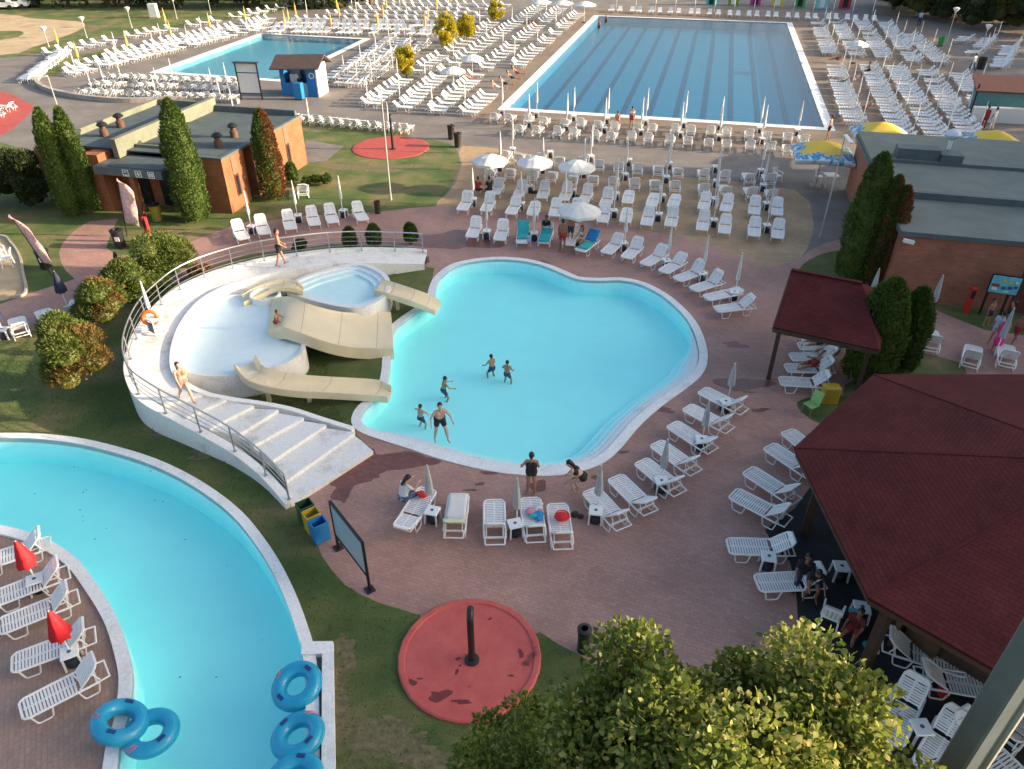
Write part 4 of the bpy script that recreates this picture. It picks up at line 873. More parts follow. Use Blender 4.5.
heap(G(535,508,.42), 'pile of pink and white clothes on the heaped lounger', 'clothes', [M_PINKC, M_CLOTH], 4, .2, 'clothes'); heap(G(538,517,.4), 'blue and teal bag on the heaped lounger', 'bag', [M_BLUECL, M_TEALC], 5, .13)
heap(G(421,496,.4), 'red bag in front of the woman in white shirt', 'bag', [M_REDCLOTH], 6, .1)
heap(G(577,516,0), 'dark bag on the paving left of the slanting lounger row', 'bag', [M_BLACK], 8, .1)
# ---- bottom left island
GI = 'loungers on the island of the river pool'
isl = [((-18,566),(11,543),'white island lounger, topmost, cut by the left picture edge'),((-2,600),(30,574),'white island lounger, second from the top, beside the upper red parasol'),((5,627),(63,590),'white island lounger, third from the top, above the red parasol pair'),((18,664),(82,627),'white island lounger under the lower red parasol'),((27,711),(90,664),'white island lounger, lowest of the five')]
for f, h, l in isl: lpx((f[0]-6, f[1]), (h[0]-6, h[1]), l, GI, 44, zh=.8)
table(G(40,590), 'side table with blue hole among the upper island loungers', 'side tables', .5); table(G(75,663), 'side table with blue hole among the lower island loungers', 'side tables', .5)
parasol('red', G(40,588,.0), 'closed red parasol, upper one of two on the island', None, hgt(40,588,541)); parasol('red', G(75,661), 'closed red parasol, lower one of two on the island', None, hgt(75,661,611))
# ---- right side by the bar pavilion
GR = 'loungers beside the bar pavilion'
rgt = [((787,431),(822,447),'small visible lounger end tucked at the pavilion roof\'s left corner',44),((769,446),(812,463),'white lounger half hidden under the pavilion roof corner',44),((748,470),(797,490),'white lounger left of the pavilion roof, third from the top',44),((733,493),(792,512),'white lounger left of the pavilion roof, fourth from the top',44),((728,546),(793,538),'white lounger lying across the paving left of the pavilion',36),((757,583),(822,570),'white lounger with a seated person beside the dark pavilion floor',44),
 ((888,740),(912,690),'lounger with dark slots right of the leafy tree top',36),((925,775),(955,720),'long slatted lounger left of the grey steel column',36),((1000,690),(962,672),'pale lounger under the pavilion roof edge by the column',36),((965,668),(940,648),'lounger mostly under the lower pavilion eave',36),((1035,700),(1005,735),'lounger right of the grey column, upper one',36),((1030,790),(1008,752),'lounger right of the grey column in the bottom corner',36)]
for f, h, l, a in rgt: lpx(f, h, l, GR, a)
for x, y, l in ((766,567,'side table beside the lounger lying across the paving'),(838,577,'white stool on the dark floor beside the pavilion eave'),(916,738,'side table between two slatted loungers in the bottom right corner')): table(G(x, y), l, 'side tables')
table(G(858,618), 'white table heaped with clothes near the plank screen', 'side tables'); heap(G(858,616,.47), 'red and teal clothes heaped on the white table near the plank screen', 'clothes', [M_REDCLOTH, M_TEALC, M_PINKC], 12, .13, 'clothes')
heap(G(872,648,0), 'teal and white beach bag beside the plank screen', 'bag', [M_TEALC, M_CLOTH], 14, .15); heap(G(940,692,0), 'red object lying on the dark floor by the column', 'bag', [M_REDCLOTH], 15, .1)
# under the small shelter
for i, (f, h) in enumerate((((780,381),(834,375)),((786,368),(838,360)),((791,357),(842,348)),((799,346),(848,339)),((802,338),(850,330)))): lpx(f, h, f'lounger under the small red shelter, {ordn(i)} from the near side', 'loungers under the small shelter', 44)
for f, h, l in (((930,330),(936,352),'white lounger seen from behind right of the dark cypresses'),((974,346),(972,364),'white lounger on the pink path below the picture board'),((1006,345),(1012,366),'white lounger at the right picture edge behind the pavilion roof')): lpx(f, h, l, 'loungers on the path by the brick building', 54)
parasol('grey', G(928,318), 'furled parasol beside the cypresses and brick building', None, 2.1); parasol('grey', G(994,356), 'furled parasol behind the person in pink', None, 2.2); parasol('grey', G(870,300), 'furled parasol tip above the small shelter roof', None, 1.6)
for x, y, mt, l, zz in ((806,412,'lime','lime green folded chair in the planting bed by the shelter',0),):
    t = thing('folding_chair', l, 'chair', G(x+3, y+2), .5); ml = plain('lime_plastic', (.26,.48,.16), .5)
    m = MB(); m.box((0,0,.42), (.42,.42,.03)); m.build('seat', ml, t); m = MB(); m.box((.22,0,.68), (.03,.42,.46), ry=.25); m.build('backrest', ml, t)
    [MB().bar((sx*.18,sy*.18,.41), (sx*.2,sy*.2,0), .03, .03).build('leg', M_STEEL, t) for sx in (-1,1) for sy in (-1,1)]
o = MB(); o.cbox((0,0,.35), (.6,.4,.7), .05); q = o.build('crate', M_YELC); q.location = G(828,401); tag(q, 'yellow box in the planting bed beside the lime chair', 'box')
# ---- upper left row along the red path
GP = 'loungers along the red path'
for i, (f, h) in enumerate((((244,239),(234,218)),((265,234),(258,213)),((291,229),(286,209)),((315,225),(310,206)),((333.5,222.5),(328,203)),((363.5,220),(355,201)))): lpx(f, h, f'sunlit white lounger, {ordn(i)} from the left on the red path behind the walkway', GP, 44)
lpx((303,185), (301,206), 'white lounger standing off the path on the lawn edge behind the front row', GP, 54)
for i, (x, y) in enumerate(((253,233),(299,222),(344,217))): table(G(x, y), f'side table between path loungers, {ordn(i)} from the left', 'side tables'); parasol('white', G(x-1, y-2), f'closed white parasol between path loungers, {ordn(i)} from the left', 'closed white parasols')
for f, h, l in (((16,318),(21,337),'white lounger at the left path, leftmost of three seen from behind'),((42,310),(56,328),'white lounger in the middle of three on the left path'),((78,299),(68,316),'white lounger on the left path half behind the juniper')): lpx(f, h, l, 'loungers on the left path', 44)
table(G(6,338), 'side table with dark blue base at the left picture edge', 'side tables')
for x, y, ty, l in ((126,289,251,'closed navy parasol rising behind the juniper bushes'),(69,311,271,'closed navy parasol between left path and lawn'),(6,338,301,'closed navy parasol cut by the left picture edge')): parasol('navy', G(x, y), l, 'closed navy parasols', hgt(x, y, ty))
# lifeguard seat on the walkway
p = G(158,332,1.1); t = thing('guard_chair', 'white chair with blue seat and orange ring buoy at the walkway railing', 'chair', p, -.6)
[MB().bar((sx*.22,sy*.22,.0), (sx*.2,sy*.2,.6), .045, .045).build('leg', M_PLASTIC, t) for sx in (-1,1) for sy in (-1,1)]
m = MB(); m.cbox((0,0,.62), (.5,.5,.05), .02); m.build('seat', M_PLASTIC, t); m = MB(); m.box((0,-.22,.3), (.36,.04,.42)); m.build('blue_panel', M_TUBE2, t)
parasol('white', G(154,326,1.1), 'closed white parasol tied at the white guard chair on the walkway', None, 2.0)
m = MB(); m.torus((0,0,0), .27, .075, 22, 10, Matrix.Rotation(math.radians(80),4,'X') @ Matrix.Rotation(.2,4,'Y')); o = m.build('ring_buoy', plain('orange_buoy', (.72,.16,.03), .5), smooth=True); o.location = G(150,318,1.75); tag(o, 'orange ring buoy hanging on the walkway railing', 'ring buoy')
# ---- tan paved block between the pools
GT = 'loungers in the tan paved block'
rowB = [((461.5,210),(469,191.5)),((485,211),(491,193.5)),((510,214),(515,199)),((532,215),(536,196)),((554,216),(557,198)),((575,218),(578,200)),((602,222),(606,202)),((625,222),(628,204)),((646,225),(650,206)),((670,226),(674,207)),((702,230),(705,211)),((724,233),(727,213)),((754,236),(756,216)),((777.5,238),(780,219))]
rowC = [((494,194),(500.5,177)),((518,196),(523,179)),((541.5,198),(545.5,181)),((563,200),(567,186)),((582.6,202),(587.5,188)),((604,206),(608,191.5)),((627,203),(630,186.6)),((651,206),(655,189)),((672,207),(676.5,191)),((703,209),(706.5,193)),((725,211),(729,195)),((754,214),(756,197.5)),((777,215),(778.5,199))]
for i, (f, h) in enumerate(rowB): lpx(f, h, f'white lounger, {ordn(i)} from the left in the nearest row of the tan paved block', GT)
for i, (f, h) in enumerate(rowC): lpx(f, h, f'white lounger, {ordn(i)} from the left in the second row of the tan paved block', GT)
D1 = Vector((.13,.99,0)).normalized()
def back(px, z, label, group, kind=None, far=False):
    h = G(*px, z); c = h+D1*.62; c.z = 0
    return lounger(c, math.atan2(-D1.y, -D1.x)+R.uniform(-.06,.06), label, group, R.choice((44,54)))
rowD = [(489,172),(509,172),(532,174),(551,175),(572,179),(593,179),(614,181),(635,182),(656,183.5),(676,185),(705.5,188),(727,189),(753,191.5),(774,194)]
rowE = [(505,153.5),(518,157),(540,157),(559,160),(581,161.5),(599,164),(619,166),(638,167.5),(659,169),(679,171),(705,173),(726,174.5),(751,176.5),(771,178)]
for i, p in enumerate(rowD): back(p, .65, f'white lounger facing away, {ordn(i)} from left in the third row of the tan block', GT)
for i, p in enumerate(rowE): back(p, .65, f'white lounger facing away, {ordn(i)} from left in the far row of the tan block', GT)
k = 0
for row, ofs in ((rowB, (2.3,8)), (rowC, (2,8))):
    rn = 'nearest' if row is rowB else 'second'
    for i in range(0 if row is rowB else 1, len(row)-1, 2):
        a, b = row[i], row[i+1]; x = (a[0][0]+b[0][0])/2; y = (a[0][1]+b[0][1])/2-5
        if b[0][0]-a[0][0] > 26: continue
        table(G(x, y), f'side table with dark base, in pair {ordn(i//2)} of the {rn} row of the tan block', 'side tables')
        if row is rowB or i % 4 == 1: parasol('white', G(x, y-1), f'closed white parasol over pair {ordn(i//2)} of the {rn} row in the tan block', 'closed white parasols', R.uniform(2.2, 2.6))
for row, rn in ((rowD, 'third'), (rowE, 'far')):
    for i in range(0, len(row)-1, 2):
        a, b = row[i], row[i+1]; p = G((a[0]+b[0])/2, (a[1]+b[1])/2+1)+D1*.5; p.z = 0
        table(p, f'side table with dark base, in pair {ordn(i//2)} of the {rn} row of the tan block', 'side tables')
        if rn == 'third' or i % 4 == 0: parasol('white', p+Vector((.02,.03,0)), f'closed white parasol over pair {ordn(i//2)} of the {rn} row in the tan block', 'closed white parasols', R.uniform(2.2, 2.7))
# ---- two rows at the lap pool's near edge
e1 = (LAPC[1]-LAPC[0]).normalized(); e2 = (LAPC[3]-LAPC[0]).normalized(); D1 = e2
GL = 'loungers along the near edge of the lap pool'
r1 = [(493,115),(508,116),(527,117),(543,119),(564,121),(580,121.5),(598,123),(614,125),(637,125.5),(652,126),(675,127.5),(691,129),(711,129.5),(727,131),(750,133),(767.5,134),(789,135),(805,137)]
r2 = [(518,127),(536,128),(557,130),(573,131),(595,133.5),(611,134),(631,135),(648,136.5),(670,138),(688,139),(709,141),(727,142),(751,144),(771,145.5),(789,147)]
for i, p in enumerate(r1): back(p, .65, f'white lounger, {ordn(i)} from the left in the row touching the lap pool\'s near edge', GL)
for i, p in enumerate(r2): back(p, .65, f'white lounger, {ordn(i)} from the left in the second row before the lap pool', GL)
for row, rn in ((r1, 'edge'), (r2, 'second')):
    for i in range(0, len(row)-1, 2):
        a, b = row[i], row[i+1]; p = G((a[0]+b[0])/2, (a[1]+b[1])/2+1)+e2*.5; p.z = 0
        table(p, f'dark based side table in pair {ordn(i//2)} of the lap pool {rn} row', 'side tables'); parasol('white', p+Vector((.02,.03,0)), f'closed white parasol over pair {ordn(i//2)} of the lap pool {rn} row', 'closed white parasols', R.uniform(2.4, 2.8))
# ---- chairs row and far lines: (near px, far px, spacing, head direction, label, jitter)
FAR = []
hl, hr, hb, hf = -e1, e1, -e2, e2
def ln_(a, b, sp, d, label, group, miss=.06, z=.4, par='white', pe=5, ph=(2.0,2.4)):
    A, B = G(*a, z), G(*b, z); A.z = B.z = 0; n = max(1, int((B-A).length/sp)); rr = random.Random(label)
    for i in range(n+1):
        p = A+(B-A)*(i/n)
        if rr.random() < miss: continue
        FAR.append((p+Vector((rr.uniform(-.12,.12), rr.uniform(-.12,.12), 0)), math.atan2(d.y, d.x)+rr.uniform(-.07,.07), f'white lounger, {ordn(min(i,48))} from near end, {label}', group))
        if pe and i % (pe+2) == 1: PPOS.append((p+d*.75+(B-A).normalized()*.4, par, label, i, rr.uniform(*ph)))
PPOS = []
gl = 'sun loungers left of the lap pool'; 
ln_((469,111), (487,94), 1.15, hl, 'line beside the lap pool\'s left edge, lower stretch', gl)
ln_((517,64), (578,13), 1.55, hl, 'line beside the lap pool\'s left edge, upper stretch', gl)
ln_((435,109), (470,80), 1.15, hl, 'second line left of the lap pool, lower stretch', gl); ln_((474,74), (560,8), 1.7, hl, 'second line left of the lap pool, upper stretch', gl)
ln_((403,106), (447,68), 1.15, hl, 'third line left of the lap pool, lower stretch', gl); ln_((454,62), (540,6), 1.75, hl, 'third line left of the lap pool, upper stretch', gl)
ln_((369,102), (404,79), 1.1, hl, 'fourth line left of the lap pool', gl); ln_((417,70), (440,55), 1.2, hl, 'short line beside the nearest yellow tree', gl); ln_((450,50), (492,22), 1.8, hl, 'short line behind the middle yellow tree', gl)
gs = 'sun loungers right of the small pool'
ln_((331,77), (392,37), 1.35, hr, 'first line right of the small pool', gs, pe=2); ln_((343,82), (408,38), 1.4, hr, 'second line right of the small pool', gs, pe=2); ln_((357,83), (424,42), 1.5, hr, 'third line right of the small pool', gs, pe=2)
gf = 'sun loungers beyond the small pool'
for k, (a, b) in enumerate((((272,30),(436,33)),((276,25.5),(440,29)),((284,21.5),(446,25)))): ln_(a, b, .95, hf, f'{ordn(k)} row beyond the small pool', gf, pe=4, par='yellow', ph=(2.4,2.7))
for k, (a, b) in enumerate((((300,18),(470,20)),((330,13),(480,15.5)),((345,9),(490,11)),((352,5),(500,7.5)),((370,1.5),(505,4)))): ln_(a, b, 1.35, hl, f'{ordn(k)} slanting row beyond the small pool', gf, pe=3, par='yellow' if k % 2 else 'white', ph=(2.4,2.8))
gw = 'sun loungers left of the small pool'
dl = (SMALLC[3]-SMALLC[0]).normalized(); hL = Vector((-dl.y, dl.x, 0))
ln_((70,72), (262,27), 1.0, hL, 'line along the small pool\'s left side', gw, pe=3); ln_((74,66), (266,22), 1.05, hL, 'second line left of the small pool', gw, pe=4, par='yellow', ph=(2.4,2.7)); ln_((112,53), (268,18), 1.1, hL, 'third line left of the small pool', gw, pe=4)
ln_((50,52), (150,31), 1.6, hL, 'outer line on the left lawn, lower part', gw, pe=3, par='yellow', ph=(2.4,2.7)); ln_((158,30), (262,11), 1.7, hL, 'outer line on the left lawn, upper part', gw, pe=3, par='yellow', ph=(2.4,2.7)); ln_((252,12), (330,-2), 1.8, hL, 'outer line at the top lawn edge', gw, pe=0)
ln_((27,78), (64,50), .75, -hL, 'curved cluster at the left grey path', gw, pe=0)
gc = 'sun loungers behind the orange building'
ln_((84,90), (232,96), 1.0, hb, 'first row between grey path and small pool', gc, pe=4); ln_((96,82), (235,87.5), 1.0, hb, 'second row between grey path and small pool', gc, pe=3); ln_((112,75), (238,80), 1.0, hb, 'third row between grey path and small pool', gc, pe=3)
ln_((226,110), (408,127), .85, hb, 'long single row behind the orange building', gc, pe=6, miss=.03)
gr = 'sun loungers right of the lap pool'
for k, (a, b, c, d) in enumerate((((855,120),(835,65),(830,52),(818,22)),((905,135),(869,65),(858,54),(838,22)),((939,136),(895,66),(886,58),(862,21)),((972,134),(927,70),(915,60),(885,22)),((984,104),(958,71),(942,61),(910,34)))):
    ln_(a, b, 1.0, hr, f'{ordn(k)} line right of the lap pool, near block', gr, pe=3, ph=(2.1,2.5)); ln_(c, d, 1.08, hr, f'{ordn(k)} line right of the lap pool, far block', gr, pe=4, ph=(2.1,2.5))
ln_((1000,66), (1012,46), .9, hr, 'curved stack on the far right grey paving', gr, pe=2); ln_((975,52), (990,38), 1.0, hr, 'small stack beside the far right lamp', gr, pe=2); ln_((962,40),(968,37), 1.2, hr, 'pair on grey paving at the far right', gr, pe=0)
gt = 'sun loungers beyond the lap pool'
for k in range(14): x = 612+k*19.6; y = 9+k*.75; ln_((x,y), (x+8,y+.3), 1.1, hf, f'{ordn(k)} pair beyond the lap pool\'s far edge', gt, miss=0, pe=0)
for k in range(14): PPOS.append((G(616+k*19.6, 10+k*.75), 'white', 'pair beyond the lap pool', k, 2.6))
ln_((-6,113), (6,106), 1.3, -hL, 'cut row on the red ground at the left edge', gw, pe=0)
cam = Vector((0,0,H)); used = sum(1 for o in bpy.data.objects if o.get('category') == 'sun lounger')
FAR.sort(key=lambda q: (q[0]-cam).length); room = 296-used
for p, rz, lab, g in FAR[:room]:
    o = bpy.data.objects.new('sun_lounger', R.choice((LOW, LOW, LOW2))); COL.objects.link(o); o.location = p; o.rotation_euler = (0, 0, rz); tag(o, lab, 'sun lounger', g)
m = MB()
for p, rz, lab, g in FAR[room:]:
    M = Matrix.Translation(p) @ Matrix.Rotation(rz, 4, 'Z'); src = R.choice((LOWB, LOWB2)); m.add([M @ Vector(v) for v in src.v], src.f)
o = struct(m.build('distant_loungers', M_PLASTIC), 'stuff'); tag(o, 'mass of far white loungers around the small and the lap pool', 'sun loungers')
print('loungers', used, len(FAR))
PFAR = {}
for k, (w, y) in {'white': (M_CLOTH, 0), 'yellow': (M_YELCLOTH, 1)}.items():
    q = MB(); hh = 2.6; q.tube([(0,0,0),(0,0,hh)], .018, 5); q.lathe([(.045 if k == 'white' else .12, hh*.42),(.055 if k == 'white' else .14, hh*.5),(.04 if k == 'white' else .08, hh*.8),(.015, hh)], 7, mi=1); PFAR[k] = q.mesh('closed_parasol', [M_PLASTIC, w])
np_ = 0
for p, kind, lab, i, h in PPOS:
    if np_ > 215: break
    np_ += 1; o = bpy.data.objects.new('closed_parasol', PFAR[kind]); COL.objects.link(o); o.location = p; o.scale = (1, 1, h/2.6); o.rotation_euler = (R.uniform(-.02,.02), R.uniform(-.02,.02), R.uniform(0,6)); tag(o, f'closed {kind} parasol at lounger {ordn(min(i,48))}, {lab}', 'parasol', f'closed {kind} parasols among the far loungers')
# ---- open parasols
def open_parasol(px, zc, rad, h, label, group='open white parasols', name='open_parasol'):
    p = G(*px, h); p.z = 0; t = thing(name, label, 'parasol', p, R.uniform(0, .7), group)
    m = MB(); m.tube([(0,0,0),(0,0,h-.05)], .024, 8); m.build('pole', M_PLASTIC, t)
    n = 8; vs = [(0,0,h)]; fs = []
    for q, dz in ((.5,-.16),(1.0,-.42),(1.0,-.56)):
        for j in range(n*2):
            a = math.pi*j/n; k = rad*q*(1 if j % 2 == 0 else .955); vs.append((k*math.cos(a), k*math.sin(a), h+dz+(0 if j % 2 == 0 else .03)))
    N2 = n*2
    for j in range(N2): fs.append((0, 1+j, 1+(j+1)%N2))
    for r_ in range(2):
        for j in range(N2): fs.append((1+r_*N2+j, 1+(r_+1)*N2+j, 1+(r_+1)*N2+(j+1)%N2, 1+r_*N2+(j+1)%N2))
    m = MB(); m.add(vs, fs); c = m.build('canopy', M_CLOTH, t); s = c.modifiers.new('thick', 'SOLIDIFY'); s.thickness = .012
    m = MB()
    for j in range(n): a = 2*math.pi*j/n; m.tube([(0,0,h-.03),(rad*.97*math.cos(a), rad*.97*math.sin(a), h-.44)], .008, 4)
    m.build('ribs', M_STEEL, t)
    m = MB(); m.lathe([(.25,0),(.25,.1),(.05,.14)], 12); m.build('base', M_BLACK, t)
for px, l in (((490,154),'open white parasol, leftmost of three over the tan block'),((535,156),'open white parasol, middle of three over the tan block'),((577,160),'open white parasol, right of three over the tan block'),((580,203),'open white parasol nearest to the big pool in the tan block'),((453,66),'open white parasol, nearer of two among the left lounger lines'),((472,54),'open white parasol, farther of two among the left lounger lines'),((859,40),'open white parasol among the far right lounger lines')): open_parasol(px, 0, 1.12, 2.25, l)
for px, l in (((541,-1),'pale parasol at the top edge, left of three'),((563,0),'pale parasol at the top edge, middle of three'),((585,1),'pale parasol at the top edge, right of three')): open_parasol(px, 0, 1.5, 2.6, l, 'pale parasols at the top edge')
def splashmat():
    m, nt, b = newmat('splash_canvas'); co = coord(nt)
    sp = N(nt, 'ShaderNodeSeparateXYZ'); nt.links.new(co, sp.inputs[0])
    ax = N(nt, 'ShaderNodeMath', operation='ABSOLUTE'); ay = N(nt, 'ShaderNodeMath', operation='ABSOLUTE'); nt.links.new(sp.outputs[0], ax.inputs[0]); nt.links.new(sp.outputs[1], ay.inputs[0])
    mx = N(nt, 'ShaderNodeMath', operation='MAXIMUM'); nt.links.new(ax.outputs[0], mx.inputs[0]); nt.links.new(ay.outputs[0], mx.inputs[1])
    n = N(nt, 'ShaderNodeTexNoise', Scale=2.0, Detail=5.0, Roughness=.7, Distortion=.8); nt.links.new(co, n.inputs['Vector'])
    ml = N(nt, 'ShaderNodeMath', operation='MULTIPLY_ADD'); nt.links.new(n.outputs['Fac'], ml.inputs[0]); ml.inputs[1].default_value = 2.6; ml.inputs[2].default_value = -1.3
    ad = N(nt, 'ShaderNodeMath', operation='ADD'); nt.links.new(mx.outputs[0], ad.inputs[0]); nt.links.new(ml.outputs[0], ad.inputs[1])
    dv = N(nt, 'ShaderNodeMath', operation='DIVIDE'); nt.links.new(ad.outputs[0], dv.inputs[0]); dv.inputs[1].default_value = 2.0
    r = ramp(nt, [(.0,(.78,.52,.05)), (.58,(.80,.56,.08)), (.60,(.72,.72,.62)), (.63,(.04,.28,.52)), (.76,(.05,.35,.58)), (.80,(.70,.72,.74))]); r.color_ramp.interpolation = 'LINEAR'
    nt.links.new(dv.outputs[0], r.inputs[0]); nt.links.new(r.outputs[0], b.inputs['Base Color']); b.inputs['Roughness'].default_value = .8; return m
M_SPL = splashmat()
def square_parasol(px, h, label, rz, rad=1.7):
    p = G(*px, h); p.z = 0; t = thing('patterned_parasol', label, 'parasol', p, rz, 'patterned square parasols')
    m = MB(); m.tube([(0,0,0),(0,0,h)], .035, 8); m.build('pole', M_STEEL, t)
    vs = [(0,0,h)]; fs = []; K = 6
    for k in range(1, K+1):
        q = rad*k/K; z = h-.85*(k/K)**1.0+.06*math.sin(math.pi*k/K)
        for j in range(4*K):
            s, u = divmod(j, K); f = -1+2*u/K; x, y = [(f,-1),(1,f),(-f,1),(-1,-f)][s]; sagz = -.0+.05*(1-f*f)*(k/K)**2*-1
            vs.append((x*q, y*q, z-sagz*-1 if False else z+.10*(1-f*f)*(k/K)))
    n = 4*K
    for j in range(n): fs.append((0, 1+j, 1+(j+1)%n))
    for k in range(K-1):
        for j in range(n): fs.append((1+k*n+j, 1+(k+1)*n+j, 1+(k+1)*n+(j+1)%n, 1+k*n+(j+1)%n))
    o = len(vs); last = vs[1+(K-1)*n:1+K*n]; vs += [(x, y, z-.24) for x, y, z in last]
    for j in range(n): fs.append((1+(K-1)*n+j, o+j, o+(j+1)%n, 1+(K-1)*n+(j+1)%n))
    m = MB(); m.add(vs, fs); c = m.build('canopy', M_SPL, t, True); s = c.modifiers.new('thick', 'SOLIDIFY'); s.thickness = .012
    m = MB()
    for a in range(4): x, y = [(-1,-1),(1,-1),(1,1),(-1,1)][a]; m.tube([(0,0,h-.05),(x*rad*.97,y*rad*.97,h-.9)], .012, 4)
    m.build('ribs', M_STEEL, t); m = MB(); m.cbox((0,0,.08), (.7,.7,.16), .03); m.build('base', M_CEMENT, t)
square_parasol((826,140), 2.9, 'square yellow, blue and white parasol left of the grey felt roof', -.24); square_parasol((884,121.5), 2.9, 'square yellow, blue and white parasol behind the grey felt roof\'s left corner', -.24); square_parasol((998,130), 2.9, 'square yellow, blue and white parasol at the right picture edge', -.24)
# cafe table under the left patterned parasol
t = thing('cafe_table', 'white plastic table under the left patterned parasol', 'table', G(829,186)); m = MB(); m.cbox((0,0,.72), (.85,.85,.04), .03); m.build('table_top', M_PLASTIC, t); [MB().bar((sx*.36,sy*.36,.7), (sx*.38,sy*.38,0), .06, .06).build('leg', M_PLASTIC, t) for sx in (-1,1) for sy in (-1,1)]
def chair(px, rz, label, group=None):
    t = thing('plastic_chair', label, 'chair', G(*px), rz, group)
    m = MB(); m.cbox((0,0,.43), (.46,.46,.035), .03); m.build('seat', M_PLASTIC, t); m = MB()
    for i in range(4): m.bar((-.15+.1*i,.22,.46), (-.17+.113*i,.30,.84), .06, .02)
    m.bar((-.22,.305,.85), (.22,.305,.85), .03, .07); m.build('backrest', M_PLASTIC, t)
    m = MB()
    for s in (-1,1): m.bar((s*.22,.22,.64), (s*.24,-.2,.64), .05, .03); m.bar((s*.24,-.2,.64), (s*.22,-.19,.44), .04, .04)
    m.build('armrests', M_PLASTIC, t); [MB().bar((sx*.2,sy*.2,.42), (sx*.23,sy*.24,0), .045, .045).build('leg', M_PLASTIC, t) for sx in (-1,1) for sy in (-1,1)]
chair((1,258), 1.0, 'white plastic chair on the sand pit at the left edge, nearer the picture edge'); chair((9,266), -1.2, 'white plastic chair on the sand pit beside the kerb'); chair((818,183), 1.5, 'white plastic chair left of the cafe table'); chair((828,624), 2.6, 'white slatted chair beside the white table heaped with clothes'); chair((776,182), .4, 'white plastic chair left of the patterned parasol')
# ---- lamps
def lamp(bx, by, tx, ty, label, head='globe', rad=.05, h=None):
    p = G(bx, by); h = h or hgt(bx, by, ty); t = thing('street_lamp', label, 'lamp', p)
    m = MB(); m.tube([(0,0,0),(0,0,.5),(0,0,h)], [rad*1.5, rad, rad*.7], 8); m.build('pole', plain('lamp_pole_grey', (.42,.42,.40), .5), t, True) if 'lamp_pole_grey' not in bpy.data.materials else m.build('pole', bpy.data.materials['lamp_pole_grey'], t, True)
    m = MB()
    if head == 'globe': m.lathe([(.06,h-.1),(.1,h),(.34,h+.35),(.36,h+.42),(.1,h+.5),(0,h+.52)], 12, cap=False)
    else: m.bar((0,0,h), (-1.3 if head == 'armL' else 0, -.1 if head == 'armL' else -.9, h-.15), .16, .09)
    m.build('lamp_head', M_PLASTIC, t, head == 'globe')
lamp(391,200,382,92,'tall thin grey lamp pole on the lawn in front of the far splash pad','arm'); lamp(820,238,847,135,'thin grey lamp pole left of the patterned parasol and brick building','arm'); lamp(64,126,51,76,'lamp pole with side arm behind the dark cypress pair','armL')
lamp(49,47,43,31,'white funnel lamp at the sand track, leftmost of the lawn lamps'); lamp(87,38,83,21,'white funnel lamp on the left lawn, second of the lawn lamps'); lamp(132,28,128,11,'white funnel lamp on the left lawn, third of the lawn lamps'); lamp(177,19,173,1,'thin pole lamp at the top lawn edge, left',rad=.05); lamp(211,14,208,0,'thin pole lamp at the top lawn edge, right',rad=.05)
lamp(946,44,951,12,'white funnel lamp on the grey paving beside the green bin'); lamp(982,47,990,29,'cream funnel lamp beside the far right lounger stack')
# ---- inner tubes
def ring(px, label, R0=.43, r=.185, tilt=(.1,.1), z=.1, rz=0.0):
    t = thing('swim_ring', label, 'swim ring', G(*px, z)); t.rotation_euler = (tilt[0], tilt[1], rz)
    m = MB(); m.torus((0,0,0), R0, r, 40, 14); m.build('tube', M_TUBE, t, True)
    for a in (.6, 3.7):
        h = MB(); c = Vector((R0*math.cos(a), R0*math.sin(a), r)); d = Vector((-math.sin(a), math.cos(a), 0)); h.bar(c-d*.09, c+d*.09, .09, .025); h.build('handle', M_TUBE2, t)
    pr = MB(); n = 10
    for k in range(3):
        pts = [(R0+ (r+.004)*math.cos(b))*1.0 for b in ()]
        q = [Vector(((R0+(r+.003)*math.cos(u))*math.cos(2.2+.11*k+.25*(u-.9)), (R0+(r+.003)*math.cos(u))*math.sin(2.2+.11*k+.25*(u-.9)), (r+.003)*math.sin(u))) for u in np.linspace(.35, 1.5, 7)]
        pr.tube(q, .012, 5)
    pr.build('printed_stripes', M_PINKC, t)
ring((297,686), 'blue swim ring floating at the pool wall, topmost of three', tilt=(.12,-.18), rz=.3); ring((298,736), 'blue swim ring with pink stripes floating at the pool wall, middle of three', tilt=(.1,-.12), rz=-1.2); ring((296,780), 'blue swim ring cut by the bottom edge, lowest of three', tilt=(.05,.0), rz=.9)
ring((120,722), 'blue swim ring leaning on the white island edge', tilt=(.15,.35), z=.32, rz=1.0); ring((151,733), 'blue swim ring floating beside the island edge', tilt=(.05,.05), rz=2.0)
